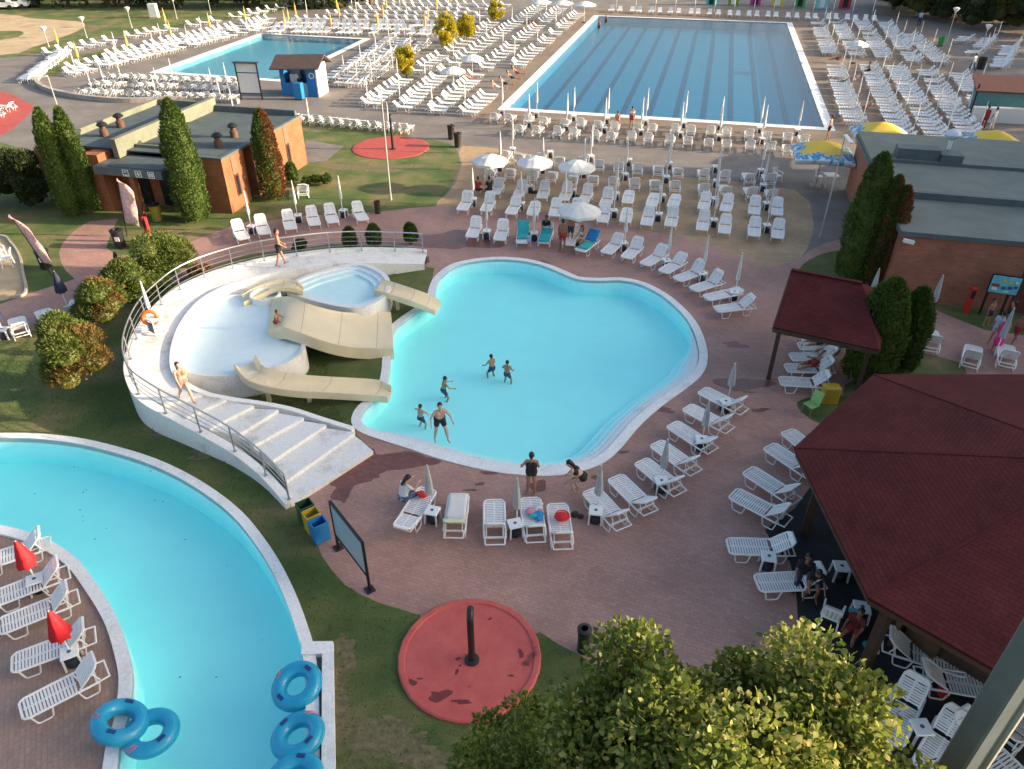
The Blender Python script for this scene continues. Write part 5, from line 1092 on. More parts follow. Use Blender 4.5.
# ---- feather flags
def flagmat():
    m, nt, b = newmat('flag_print'); co = coord(nt)
    mp = N(nt, 'ShaderNodeMapping'); mp.inputs['Scale'].default_value = (2.2,2.2,1.4); nt.links.new(co, mp.inputs[0])
    v = N(nt, 'ShaderNodeTexNoise', Scale=1.4, Detail=4.0, Distortion=2.0, Roughness=.6); nt.links.new(mp.outputs[0], v.inputs['Vector'])
    r = ramp(nt, [(.34,(.10,.45,.18)), (.41,(.78,.62,.08)), (.45,(.84,.82,.80)), (.49,(.72,.10,.30)), (.52,(.85,.70,.72)), (.56,(.70,.06,.10)), (.60,(.84,.82,.76)), (.66,(.80,.40,.06))]); nt.links.new(v.outputs['Fac'], r.inputs[0])
    nt.links.new(r.outputs[0], b.inputs['Base Color']); b.inputs['Roughness'].default_value = .8; return m
M_FLAG = flagmat()
def flag(b, tx, ty, label, w=.75):
    p = G(*b); h = hgt(b[0], b[1], ty); q = G(tx, ty, h); lx = Vector((q.x-p.x, q.y-p.y, 0)); t = thing('feather_flag', label, 'flag', p)
    ax = lambda z: lx*(z/h)
    m = MB(); m.tube([ax(0), ax(h*.3)+Vector((0,0,h*.3)), ax(h)+Vector((0,0,h))], [.03,.025,.012], 7); m.build('pole', M_BLACK, t, True)
    vs = []; n = 14
    for i in range(n+1):
        z = h*(.22+.78*i/n); k = w*min(1, math.sqrt(max(0, (1-i/n)*4))) if i > n*.7 else w; a = ax(z)+Vector((0,0,z))
        wob = .05*math.sin(i*.9); vs += [a+Vector((.02,0,0)), a+Vector((.02+k*.5,-.1+wob,0)), a+Vector((.02+k,-.16-wob,-.12))]
    fs = []
    for i in range(n):
        for j in range(2): fs.append((i*3+j, i*3+j+1, i*3+3+j+1, i*3+3+j))
    m = MB(); m.add(vs, fs); c = m.build('banner', M_FLAG, t, True); s = c.modifiers.new('thick', 'SOLIDIFY'); s.thickness = .01
flag((52,276), 9, 214, 'colourful feather flag leaning over the left lawn', .62); flag((127,236), 117, 178, 'colourful feather flag standing in front of the dark entrance', .8)
# ---- far small things
for i, (x, y, c, nm) in enumerate(((711,3,(.03,.45,.42),'teal'),(733,3,(.22,.28,.03),'olive'),(755,3,(.5,.03,.25),'magenta'),(777,4,(.7,.5,.03),'yellow'),(799,5,(.05,.36,.08),'green'),(821,6,(.25,.62,.60),'pale aqua'),(844,6,(.55,.04,.06),'crimson'))):
    t = thing('beach_booth', f'{nm} painted booth in the colourful line at the far edge', 'booth', G(x, y+2), -.24); mt = plain('booth_'+nm, c, .6)
    m = MB(); m.cbox((0,0,1.1), (1.5,1.2,2.2), .04); m.build('body', mt, t); m = MB(); m.box((0,0,2.26), (1.7,1.4,.1)); m.build('roof', mt, t); m = MB(); m.box((0,-.61,1.0), (.7,.02,1.7)); m.build('door', M_PLASTIC if i % 2 else M_BLACK, t)
for i, (x, y) in enumerate(((4,9),(16,8))):
    t = thing('parked_car', f'white car parked at the far left treeline, {("left","right")[i]} one', 'car', G(x, y), .1)
    m = MB(); vs = []; pf = [(-2.1,.35),(-2.1,.8),(-1.2,.95),(-.6,1.42),(.9,1.42),(1.6,.95),(2.1,.85),(2.1,.35)]
    vs = [(a,-.85,b) for a,b in pf]+[(a,.85,b) for a,b in pf]; n = 8; m.add(vs, [tuple(range(n)), tuple(reversed(range(n,2*n)))]+[(i_,n+i_,n+(i_+1)%n,(i_+1)%n) for i_ in range(n)]); m.build('body', M_PLASTIC, t)
    m = MB(); m.box((.1,-.86,1.17), (1.7,.02,.32)); m.build('window', M_GLASS, t)
    for a in (-1.3,1.3):
        for s in (-.8,.8): m = MB(); m.tube([(a,s-.1,.32),(a,s+.1,.32)], .32, 14); m.build('wheel', M_BLACK, t)
t = thing('white_box', 'white upright cabinet on the far left lawn', 'cabinet', G(155,17.5)); m = MB(); m.cbox((0,0,.9), (1.1,.8,1.7), .04); m.build('body', M_PLASTIC, t); m = MB(); m.cbox((0,0,.06), (1.2,.9,.12), .02); m.build('plinth', M_CEMENT, t)
t = thing('drinks_counter', 'counter with brown roof and teal shelves at the right edge', 'counter', G(1012,128), -.24)
m = MB(); m.add([(x,y,z) for z0 in (0,-.12) for x,y,z in ((-3,1.2,2.35+z0),(3,1.2,2.35+z0),(3,3.3,3.15+z0),(-3,3.3,3.15+z0))], [(0,1,2,3),(7,6,5,4),(0,4,5,1),(1,5,6,2),(2,6,7,3),(3,7,4,0)]); m.build('roof', plain('counter_roof', (.13,.05,.04), .7), t); m = MB(); m.box((0,2.6,1.4), (5.6,.1,2.4)); m.build('back_panel', plain('teal_panel', (.14,.35,.42), .6), t); m = MB(); m.box((0,1.6,.55), (5.4,.6,1.1)); m.build('bar', M_PLASTIC, t); m = MB(); [m.box((x,1.5,1.4), (.1,.1,2.8)) for x in (-2.8,2.8)]; m.build('post', M_BLACK, t)
t = thing('play_tower', 'orange and green play tower at the far right trees', 'play tower', G(966,23)); m = MB(); [m.bar((sx,sy,0), (sx,sy,3.2), .14, .14) for sx in (-.8,.8) for sy in (-.8,.8)]; m.build('post', plain('orange_paint', (.62,.22,.04), .5), t); m = MB(); m.box((0,0,1.5), (1.7,1.7,.1)); m.build('platform', M_TIMBER, t); m = MB(); m.add([(-1,-1,3.0),(1,-1,3.0),(1,1,3.0),(-1,1,3.0),(0,0,4.0)], [(0,1,4),(1,2,4),(2,3,4),(3,0,4),(3,2,1,0)]); m.build('roof', bpy.data.materials['orange_paint'], t); m = MB(); m.bar((.8,-.3,1.5), (3.2,-.6,.2), .7, .08); m.build('slide', plain('play_green', (.03,.35,.10), .5), t)
for x, y in ((338.5,548),):
    pass
for (x, y), l in (((368,578),'pale worn concrete footing patch under the near notice board post'),):
    pass
# ------------------------------------------------------------------ vegetation
def nrm(a): return a/np.maximum(np.linalg.norm(a, axis=1, keepdims=True), 1e-6)
def leafmesh(name, P, Dr, L, W, mat, jit=.5, core=None, cup=.0, fold=False):
    n = len(P); rnd = NR.normal(size=(n,3)); d = nrm(nrm(Dr)+jit*rnd); s = nrm(np.cross(d, NR.normal(size=(n,3)))); u = np.cross(s, d)
    l = (L*NR.uniform(.65,1.3,(n,1))); w = (W*NR.uniform(.7,1.25,(n,1)))
    if fold:
        V = np.stack([P, P+d*l*.32+s*w*.5+u*l*.1, P+d*l*.68+s*w*.42+u*l*.1, P+d*l, P+d*l*.68-s*w*.42+u*l*.1, P+d*l*.32-s*w*.5+u*l*.1], 1).reshape(-1,3); o = np.arange(n)[:,None]*6
        Fc = np.concatenate([o+np.array([[0,1,2,3]]), o+np.array([[0,3,4,5]])], 1).reshape(-1,4).astype(np.int32)
    else:
        V = np.stack([P, P+d*l*.45+s*w*.5+u*cup*l, P+d*l, P+d*l*.45-s*w*.5+u*cup*l], 1).reshape(-1,3); Fc = (np.arange(n)[:,None]*4+np.array([0,1,2,3])[None]).astype(np.int32)
    k = len(Fc); me = bpy.data.meshes.new(name); me.vertices.add(len(V)); me.vertices.foreach_set('co', V.ravel().astype(np.float32))
    me.loops.add(k*4); me.loops.foreach_set('vertex_index', Fc.ravel()); me.polygons.add(k)
    me.polygons.foreach_set('loop_start', np.arange(0, k*4, 4, dtype=np.int32)); me.polygons.foreach_set('loop_total', np.full(k, 4, np.int32))
    me.materials.append(mat); me.update(); me.validate(); return me
def mobj(name, me, parent=None):
    o = bpy.data.objects.new(name, me); COL.objects.link(o)
    if parent: o.parent = parent
    return o
F_THUJA = leafmat('cypress_leaves', [(.035,.07,.012),(.075,.13,.022),(.12,.175,.035),(.055,.095,.018)])
F_THUJAR = leafmat('browned_cypress_leaves', [(.16,.055,.02),(.24,.085,.03),(.20,.07,.04),(.10,.06,.02)])
F_JUN = leafmat('juniper_leaves', [(.06,.10,.018),(.11,.15,.028),(.19,.21,.045),(.075,.11,.02)])
F_JUNR = leafmat('rusty_juniper_leaves', [(.20,.09,.03),(.26,.12,.04),(.14,.12,.03),(.22,.10,.05)])
F_YEL = leafmat('yellow_leaves', [(.52,.42,.03),(.62,.50,.04),(.45,.39,.03),(.34,.32,.03)], .45)
F_TREE = leafmat('broad_leaves', [(.07,.12,.018),(.13,.19,.03),(.21,.26,.045),(.30,.31,.06),(.09,.15,.025)], .45)
F_TREEY = leafmat('pale_highlight_leaves', [(.34,.34,.08),(.46,.42,.13),(.28,.32,.06),(.50,.43,.18)], .35)  # pale leaves mixed in; their tone also paints the crown's sunlit highlights
F_DARK = leafmat('dark_tree_leaves', [(.018,.032,.010),(.035,.055,.014),(.055,.07,.02)], .2)
F_WARM = leafmat('warm_tree_leaves', [(.05,.06,.014),(.10,.10,.02),(.16,.13,.03)], .25)
def lump(th, z, sd): return .5*np.sin(3*th+sd)*np.sin(2.1*z+sd*1.3)+.35*np.sin(5*th+2.2*z+sd*2)+.3*np.sin(7.3*z-2*th+sd)
def cypress(b, top, rad, label, n=6500, brown=0.0, name='cypress', lsz=.16):
    p = G(*b); h = hgt(b[0], b[1], top); t = thing(name, label, 'cypress', p, R.uniform(0,.5))
    sd = R.uniform(0,9); u = NR.uniform(0,1,n)**.85; th = NR.uniform(0,2*np.pi,n)
    prof = np.where(u < .12, .72+.28*u/.12, (1-((u-.12)/.88)**3.8)**.72); r = rad*np.maximum(prof, .05)*(1+.16*lump(th, u*h, sd))*NR.uniform(.82,1.03,n)
    z = .12+u*(h-.15); P = np.stack([r*np.cos(th), r*np.sin(th), z], 1); D = np.stack([np.cos(th)*.55, np.sin(th)*.55, np.full(n, .95)], 1)
    if brown: 
        a = (np.cos(th+.2)*.9+NR.normal(0,.35,n)+.4*lump(th, u*h*.7, sd)) > (1-2*brown)
        mobj('browned_foliage', leafmesh('browned_foliage', P[a], D[a], lsz, lsz*.42, F_THUJAR, .35), t); P, D = P[~a], D[~a]
    mobj('foliage', leafmesh('foliage', P, D, lsz, lsz*.42, F_THUJA, .35), t)
    m = MB(); m.lathe([(rad*.5,.2),(rad*.78,h*.2),(rad*.76,h*.5),(rad*.6,h*.78),(.05,h*.94)], 12); m.build('inner_twigs', F_THUJAR if brown > .5 else F_THUJA, t)
    m = MB(); m.tube([(0,0,0),(0,0,.35)], [.09,.07], 8); m.build('trunk', M_BARK, t); return t
cypress((74,216),108,.62,'dark cypress before the orange building, left one of the dark pair'); cypress((92,213),107,.58,'dark cypress before the orange building, right one of the dark pair')
cypress((197,221),99,.86,'big sunlit green cypress at the front of the orange building',9000); cypress((275,199),109,.72,'half browned rust coloured cypress at the orange building\'s right wall',8000,.47)
cypress((850,279),153,.82,'tall dark cypress at the left end of the red brick building',7500); cypress((868,284),176,.55,'slimmer browned cypress beside the red brick building',5500,.55); cypress((878,287),186,.45,'small rusty cypress touching the red brick building corner',4500,.75)
cypress((864,383),279,.86,'dark cypress in front of the pavilion roof, left of two',9000); cypress((897,370),288,.62,'dark cypress in front of the pavilion roof, right of two',7500)
for b, tp, r_, l in (((351,249),227,.34,'small cone shrub behind the railing, left of three'),((375,248),224,.36,'small cone shrub behind the railing, middle of three'),((411,244),223,.34,'small cone shrub behind the railing, right of three'),((293,183),162,.36,'small cone shrub at the orange building\'s right corner')): cypress(b, tp, r_, l, 1800, 0, 'cone_shrub', .12)
def bush(b, r_, h, label, mat, n=5000, mat2=None, frac=.25, name='juniper_bush', lsz=.15, z0=0.0):
    n = int(n*1.6)
    p = G(*b); t = thing(name, label, 'bush', p); k = 16
    C = np.stack([NR.uniform(-.52,.52,k)*r_, NR.uniform(-.52,.52,k)*r_, NR.uniform(.3,.80,k)*h], 1); ci = NR.integers(0,k,n); v = nrm(NR.normal(size=(n,3))); v[:,2] = np.abs(v[:,2])*1.0-.15*(NR.random(n) < .3)
    rr = r_*.46*NR.uniform(.85,1.05,(n,1)); P = C[ci]+v*rr*np.array([1,1,min(1,h/r_*.75)]); P[:,2] = np.maximum(P[:,2], .03); D = v+np.array([0,0,.55])
    if mat2 is not None:
        sel = np.isin(ci, np.arange(int(k*frac))) & (NR.random(n) < .85); mobj('rusty_foliage', leafmesh('rusty_foliage', P[sel], D[sel], lsz, lsz*.35, mat2, .45), t); P, D = P[~sel], D[~sel]
    mobj('foliage', leafmesh('foliage', P, D, lsz, lsz*.35, mat, .45), t)
    m = MB()
    for c in C: m.ball(c, r_*.38, 8, 0, (1,1,.8))
    m.build('inner_twigs', mat, t); return t
bush((167,282),1.5,2.7,'dense green juniper bush beside the walkway railing, nearest the path loungers',F_JUN,7000); bush((134,306),1.15,2.2,'green juniper bush in the middle of the row beside the walkway',F_JUN,6500); bush((108,326),1.15,2.2,'mottled juniper bush with rusty twigs in the row beside the walkway',F_JUN,6000,F_JUNR,.4); bush((152,296),.9,1.2,'low juniper bush against the outer wall of the walkway',F_JUN,4000,F_JUNR,.2)
bush((84,390),1.3,3.1,'round juniper bush with rusty side standing alone on the near lawn',F_JUN,11000,F_JUNR,.4)
bush((200,277),.5,.6,'rusty shrub tuft at the foot of the walkway rail',F_JUNR,900,name='shrub')
bush((301,254),.36,.75,'small round shrub behind the railing by the walking man',F_THUJA,1500,name='shrub',lsz=.12)
for i, x in enumerate((308,317,327)): bush((x,186-i*.5),.33,.6,f'small round dark shrub in the row at the orange building, {ordn(i)} from the left',F_THUJA,1000,name='shrub',lsz=.14)
bush((-12,208),1.6,2.6,'dark leafy shrub mass at the left picture edge',F_DARK,5000,name='shrub',lsz=.24); bush((24,203),1.5,2.9,'dark leafy shrub left of the cypress pair',F_DARK,6000,name='shrub',lsz=.24); bush((40,208),.9,1.7,'low dark shrub against the orange building\'s left wall',F_DARK,3000,name='shrub',lsz=.2)
bush((142,247),.4,.5,'low shrub around the bin by the red path',F_JUN,900,name='shrub',lsz=.14)
def tree(name, label, loc, h, rx, rz, cz, mat, n, lsz, mat2=None, frac=.3, clumps=60, trunk=.2, cat='tree', group=None, limbs=7, shell=.55, lobes=None):
    t = thing(name, label, cat, loc, 0.0 if lobes else R.uniform(0,6), group)
    v = nrm(NR.normal(size=(clumps,3))); q = NR.uniform(shell,1,(clumps,1)); C = v*q*np.array([rx,rx,rz])+np.array([0,0,cz])
    if lobes:
        lb = np.array(lobes); li = NR.integers(0,len(lb),clumps); C = lb[li,:3]+np.array([0,0,cz])+v*q*lb[li,3:4]*.8
    ci = NR.integers(0,clumps,n); cs = (rx+rz)/2*(.21 if lobes else .26)*NR.uniform(.7,1.3,clumps); w = nrm(NR.normal(size=(n,3))); P = C[ci]+w*(cs[ci]*NR.uniform(.25,1.0,n)**.6)[:,None]
    D = w+np.array([0,0,.2])
    if mat2 is not None:
        sel = NR.random(n) < frac*np.where(np.arange(clumps) % 2 == 0, 1.4, .6)[ci]; mobj('highlight_leaves', leafmesh('highlight_leaves', P[sel], D[sel], lsz, lsz*.9, mat2, .8, cup=.08, fold=bool(lobes)), t); P, D = P[~sel], D[~sel]
    mobj('crown', leafmesh('crown', P, D, lsz, lsz*(.9 if lobes else .68), mat, .8, cup=.08, fold=bool(lobes)), t)
    m = MB(); m.tube([(0,0,0),(.03,0,h*.18),(-.03,.04,cz*.7),(0,0,cz+rz*.3)], [trunk*1.3,trunk,trunk*.8,trunk*.3], 9)
    for i in range(limbs):
        c = C[i*clumps//limbs]; b = Vector((0,0,cz*NR.uniform(.5,.85))); e = Vector(c); md = b.lerp(e,.5)+Vector((0,0,-.15)); m.tube([b, md, e], [trunk*.5,trunk*.32,trunk*.1], 6)
    m.build('trunk', M_BARK, t, True); return t
tree('leafy_tree','big leafy tree with sunlit yellow green crown at the bottom edge',(2.85,4.85,0),8.4,2.85,1.9,5.4,F_TREE,140000,.09,F_TREEY,.30,220,.22,shell=.25,lobes=[(2.3,-.3,-.1,1.35),(2.5,-1.2,-.4,1.2),(-.9,1.0,.9,1.2),(1.0,1.1,.75,1.2),(-1.5,.3,.75,1.35),(-.2,-.5,1.0,1.5),(1.0,.6,1.05,1.35),(1.9,-.8,.2,1.3),(-1.0,-1.4,-.1,1.5),(.7,-1.7,.2,1.5),(.2,1.2,.2,1.5),(2.2,.6,-.5,1.1),(-2.3,-.6,-.3,1.1)])
tree('leafy_tree','lower dark leafy tree left of the big crown at the bottom edge',(.55,6.3,0),5.4,1.6,1.4,3.3,F_TREE,30000,.10,None,0,80,.14,shell=.55)
for b, tp, rx, l, m_ in (((446,50),11,1.35,'bright yellow green young tree among the left lounger lines, tallest',F_YEL),((407,79),45,1.05,'bright yellow young tree nearest to the small pool',F_YEL),((467,43),14,1.2,'small yellow tree behind the tallest yellow one',F_YEL),((496,24),1,1.1,'yellow green young tree at the far end of the left lines',F_YEL)):
    h = hgt(b[0], b[1], tp); tree('young_tree', l, G(*b), h, rx*.88, h*.40, h*.58, m_, 4200, .2, None, 0, 30, .07, limbs=4)
# treeline beyond the lawn and at the far right
k = 0
for row, (yy, n_) in enumerate(((G(150,5).y, 26), (G(150,5).y+9, 20))):
    for i in range(n_):
        x = -118+i*(100/n_)+R.uniform(-1.5,1.5); hh = R.uniform(9,13)
        tree('forest_tree', 'dark tree in the treeline beyond the far left lawn', (x, yy+R.uniform(-1.5,2.5)+.055*(x+80)*-1, 0), hh, R.uniform(2.6,3.6), hh*.45, hh*.42, F_DARK if R.random() < .75 else F_WARM, 1100, .62, None, 0, 26, .22, group='treeline beyond the far left lawn', limbs=3)
for i, (x, y, m_, hh) in enumerate(((893,10,F_WARM,8),(918,8,F_WARM,9),(905,2,F_DARK,10),(938,16,F_DARK,9),(962,12,F_WARM,10),(992,19,F_DARK,11),(1012,24,F_DARK,11),(1032,26,F_WARM,10),(975,2,F_DARK,12),(1050,18,F_DARK,12),(1020,5,F_WARM,12))):
    tree('park_tree', f'leafy tree at the far right edge of the grounds, {ordn(i)} of the group', G(x,y), hh, 3.6, hh*.46, hh*.48, m_, 3200, .42, None, 0, 40, .22, limbs=4)
for i, (x, y) in enumerate(((897,15),(922,18),(946,22),(975,29),(1000,31),(1022,33),(1045,36),(880,6),(960,20))): bush((x,y), 2.6, 4.5+R.uniform(-.5,1.2), f'tall dark shrub at the far right edge of the grounds, {ordn(i)} of the clump', F_WARM if i % 3 == 1 else F_DARK, 3500, name='shrub', lsz=.4)
for i in range(9):  # unseen trees added to keep the paving right of the lap pool shaded
    y = 56+i*6.2; hh = 9.0 if i > 2 else 11.5-i; tree('park_tree', 'unseen tree added beyond the right picture edge to cast shade', (66+R.uniform(-2,2)+max(0,(y-85)*.45), y, 0), hh+R.uniform(-1,1), 3.4, hh*.42, hh*.58, F_DARK, 1800, .55, None, 0, 30, .25, group='unseen shade trees beyond the right picture edge', limbs=3)
# added slab beyond the right edge, shaped to cast evening shade over the pools
hb_ = thing('shade_caster_block', 'unseen pale block added beyond the right edge to cast the evening shade', 'building', (52,16,0)); M_PLASTER = plain('pale_plaster', (.42,.37,.32), .85, .1, .6)
m = MB(); m.box((0,5.7,8.2), (11,34.6,16.4)); m.box((0,27,6.6), (11,8,13.2)); m.box((0,-20.3,4.2), (11,17.4,8.4)); m.build('wall', M_PLASTER, hb_)  # stepped low at the near end so sun reaches the big leafy tree
m = MB(); m.box((0,5.7,16.5), (11.6,35.2,.25)); m.box((0,-20.6,8.5), (11.6,17.4,.25)); m.box((0,27.0,13.3), (11.6,8.4,.25)); m.build('roof', M_ROOFFELT, hb_)
for fl in range(5):
    m = MB()
    for j in range(17):
        if fl < 2 or -27+j*3.0 > -10.5: m.box((-5.52,-27+j*3.0,2.0+fl*3.1), (.06,1.5,1.5))
    m.build('window_row', M_GLASS, hb_)
# grass blades where the lawn is near the camera
def blades(polys, n, h, mat, name, excl=()):
    P = []
    for poly in polys:
        xs = [p.x for p in poly]; ys = [p.y for p in poly]
        a = abs(area(poly)); m_ = int(n*a)
        while m_ > 0:
            x = R.uniform(min(xs),max(xs)); y = R.uniform(min(ys),max(ys)); m_ -= 1
            if inside(x, y, poly) and not any(inside(x, y, e) for e in excl): P.append((x,y,-.005))
    P = np.array(P); D = np.tile(np.array([0,0,1.0]), (len(P),1)); o = mobj(name, leafmesh(name, P, D, h, h*.22, mat, .55)); struct(o, 'stuff'); return tag(o, 'short patchy grass growing on the lawns between the pools', 'grass')
F_GRASS = leafmat('grass_blades', [(.055,.095,.02),(.09,.135,.03),(.16,.16,.055),(.07,.11,.022)], .3)
nearlawn = gp([(0,345),(60,325),(120,345),(138,400),(200,445),(290,508),(322,556),(345,585),(380,603),(420,615),(440,640),(540,632),(585,655),(620,700),(640,800),(330,800),(322,655),(303,650),(272,572),(235,512),(180,473),(120,447),(60,432),(0,430)])
blades([nearlawn, innerlawn], 420, .10, F_GRASS, 'grass', [outset(RIVER,.45), outset(KIDNEY,.4), PAD, red])
# ------------------------------------------------------------------ people
DG = bpy.context.evaluated_depsgraph_get
def remesh(mb, vox, mat, name, sm=6):
    me = mb.mesh(name, mat); o = bpy.data.objects.new('tmp', me); COL.objects.link(o)
    r = o.modifiers.new('r', 'REMESH'); r.mode = 'VOXEL'; r.voxel_size = vox
    s = o.modifiers.new('s', 'SMOOTH'); s.factor = .5; s.iterations = sm if vox > .014 else 3
    bpy.context.view_layer.update(); e = o.evaluated_get(bpy.context.evaluated_depsgraph_get()); out = bpy.data.meshes.new_from_object(e)
    bpy.data.objects.remove(o); out.name = name; out.materials.clear(); out.materials.append(mat); out.polygons.foreach_set('use_smooth', [True]*len(out.polygons)); return out
def cap(mb, a, b, ra, rb=None, n=10):
    rb = ra if rb is None else rb; a, b = Vector(a), Vector(b); mb.ball(a, ra, n); mb.ball(b, rb, n)
    if (b-a).length > 1e-4: mb.tube([a, b], [ra, rb], n)
def skeleton(tilt=0, roll=0, twist=0, legs=((0,0,4),(0,0,4)), arms=((0,10,15),(0,10,15)), head=(0,0)):
    """angles in degrees; legs: (hip flex, knee flex, abduct); arms: (shoulder flex, abduct, elbow flex)"""
    r = math.radians; J = {}; up = Vector((math.sin(r(tilt)), math.sin(r(roll)), math.cos(r(tilt)))).normalized(); J['pel'] = Vector((0,0,0)); fw = Vector((math.cos(r(tilt)), 0, -math.sin(r(tilt))))
    J['waist'] = up*.16; J['chest'] = up*.34; J['neck'] = up*.50; ht = r(tilt*.75+head[0]); hu = Vector((math.sin(ht), 0, math.cos(ht))); J['head'] = J['neck']+hu*.165; J['hu'] = hu
    ya = r(head[1]); hf = Vector((math.cos(ht), 0, -math.sin(ht))); J['hf'] = (hf*math.cos(ya)+Vector((0,1,0))*math.sin(ya)).normalized(); J['fw'] = fw; J['up'] = up
    for s, sd, (a, k, b) in ((1,'l',legs[0]), (-1,'r',legs[1])):
        h = Vector((0,s*.085,-.03)); d = Vector((math.sin(r(a)), s*math.sin(r(b)), -math.cos(r(a)))).normalized(); kn = h+d*.42
        d2 = Vector((math.sin(r(a-k)), s*math.sin(r(b))*.6, -math.cos(r(a-k)))).normalized(); an = kn+d2*.41; f = Vector((math.cos(r(a-k)), s*.15, math.sin(r(a-k)))).normalized()
        J['hip'+sd], J['kn'+sd], J['an'+sd], J['to'+sd] = h, kn, an, an+f*.16-Vector((0,0,0)) + d2*.035; J['he'+sd] = an-f*.05+d2*.035
    for s, sd, (a, b, e) in ((1,'l',arms[0]), (-1,'r',arms[1])):
        sh = up*.435+Vector((0,s*.165,0)); a0 = r(a)-r(tilt)*0; d = Vector((math.sin(a0)*math.cos(r(b)), s*math.sin(r(b)), -math.cos(a0)*math.cos(r(b)))).normalized(); el = sh+d*.27
        ee = r(a+e); inn = -s*.25*math.sin(r(e)); d2 = Vector((math.sin(ee), s*math.sin(r(b))*.5+inn, -math.cos(ee))).normalized(); wr = el+d2*.235
        J['sh'+sd], J['el'+sd], J['wr'+sd], J['hd'+sd] = sh, el, wr, d2
    return J
def body_mb(J, g=1.0, fat=1.0, fingers=True, female=False):
    m = MB(); Y = Vector((0,1,0)); f = fat
    for s in (-1, 1):
        cap(m, J['pel']+Y*s*.06*f, J['waist']+Y*s*.04*f, .108*f, .098*f); cap(m, J['waist']+Y*s*.04*f, J['chest']+Y*s*.075, .098*f, .098*f); cap(m, J['chest']+Y*s*.075, J['up']*.43+Y*s*.11, .095*f, .065)
        if female: m.ball(J['chest']+Y*s*.075+J['fw']*.075, .062, 10)
        m.ball(J['pel']+Y*s*.065-J['fw']*.05+Vector((0,0,-.03)), .085*f, 10)
    cap(m, J['up']*.43, J['neck']+J['up']*.05, .062, .05)
    hd = J['head']; m.ball(hd, .098, 14, 0, (1,.82,1.12)) ; hf = J['hf']; sd = J['hu'].cross(hf).normalized()
    cap(m, hd+hf*.02-J['hu']*.06, hd+hf*.05-J['hu']*.08, .066, .05); cap(m, hd+hf*.088+J['hu']*.0, hd+hf*.108-J['hu']*.028, .011, .016, 6)
    for s in (-1, 1): m.ball(hd+sd*s*.086-J['hu']*.01, .026, 8, 0, (1,.45,1.2))
    for q in 'lr':
        cap(m, J['hip'+q], J['kn'+q], .085*f, .052*f); c = J['kn'+q].lerp(J['an'+q], .3); cap(m, J['kn'+q], c, .052*f, .054*f); cap(m, c, J['an'+q], .052*f, .034); cap(m, J['he'+q], J['to'+q], .034, .026, 8)
        cap(m, J['sh'+q], J['el'+q], .047*f, .036); cap(m, J['el'+q], J['wr'+q], .037, .025)
        d = J['hd'+q]; s = 1 if q == 'l' else -1; sx = d.cross(Vector((0,1,0))); sx = sx.normalized() if sx.length > .1 else Vector((1,0,0)); w = J['wr'+q]; ac = d.cross(sx).normalized(); cap(m, w, w+d*.07, .026, .033, 8)
        if fingers:
            for i, L in enumerate((.058,.068,.064,.050)):
                o = sx*(-.027+i*.018); p = w+d*.075+o; k = p+d*L*.5; cap(m, p, k, .0095, .009, 6); cap(m, k, k+d*L*.5+ac*s*-.012, .009, .008, 6)
            cap(m, w+d*.03+sx*.026, w+d*.07+sx*.052, .011, .009, 6)
        else: cap(m, w+d*.07, w+d*.13, .03, .02, 8)
    return m
SKIN = [plain('skin_fair', (.56,.34,.25), .55, .06, 6.0), plain('skin_tan', (.42,.21,.125), .5, .06, 6.0), plain('skin_deep', (.27,.125,.07), .5, .06, 6.0)]
HAIRM = [plain('hair_black', (.012,.010,.009), .45, .2), plain('hair_brown', (.05,.03,.02), .5, .2)]
def cloth(name, c): return plain(name, c, .8, .08, 8.0)
CL = dict(maroon=cloth('maroon_cloth', (.12,.015,.02)), black=cloth('black_cloth', (.015,.015,.018)), white=cloth('white_cloth', (.68,.67,.66)), denim=cloth('denim_cloth', (.05,.09,.18)), pink=cloth('hot_pink_cloth', (.75,.03,.22)), red=cloth('dark_red_cloth', (.30,.03,.03)), navy=cloth('navy_cloth', (.03,.04,.10)), teal=cloth('dark_teal_cloth', (.03,.14,.14)), skinpink=cloth('coral_cloth', (.45,.18,.13)), paleblue=cloth('pale_blue_cloth', (.35,.45,.60)))
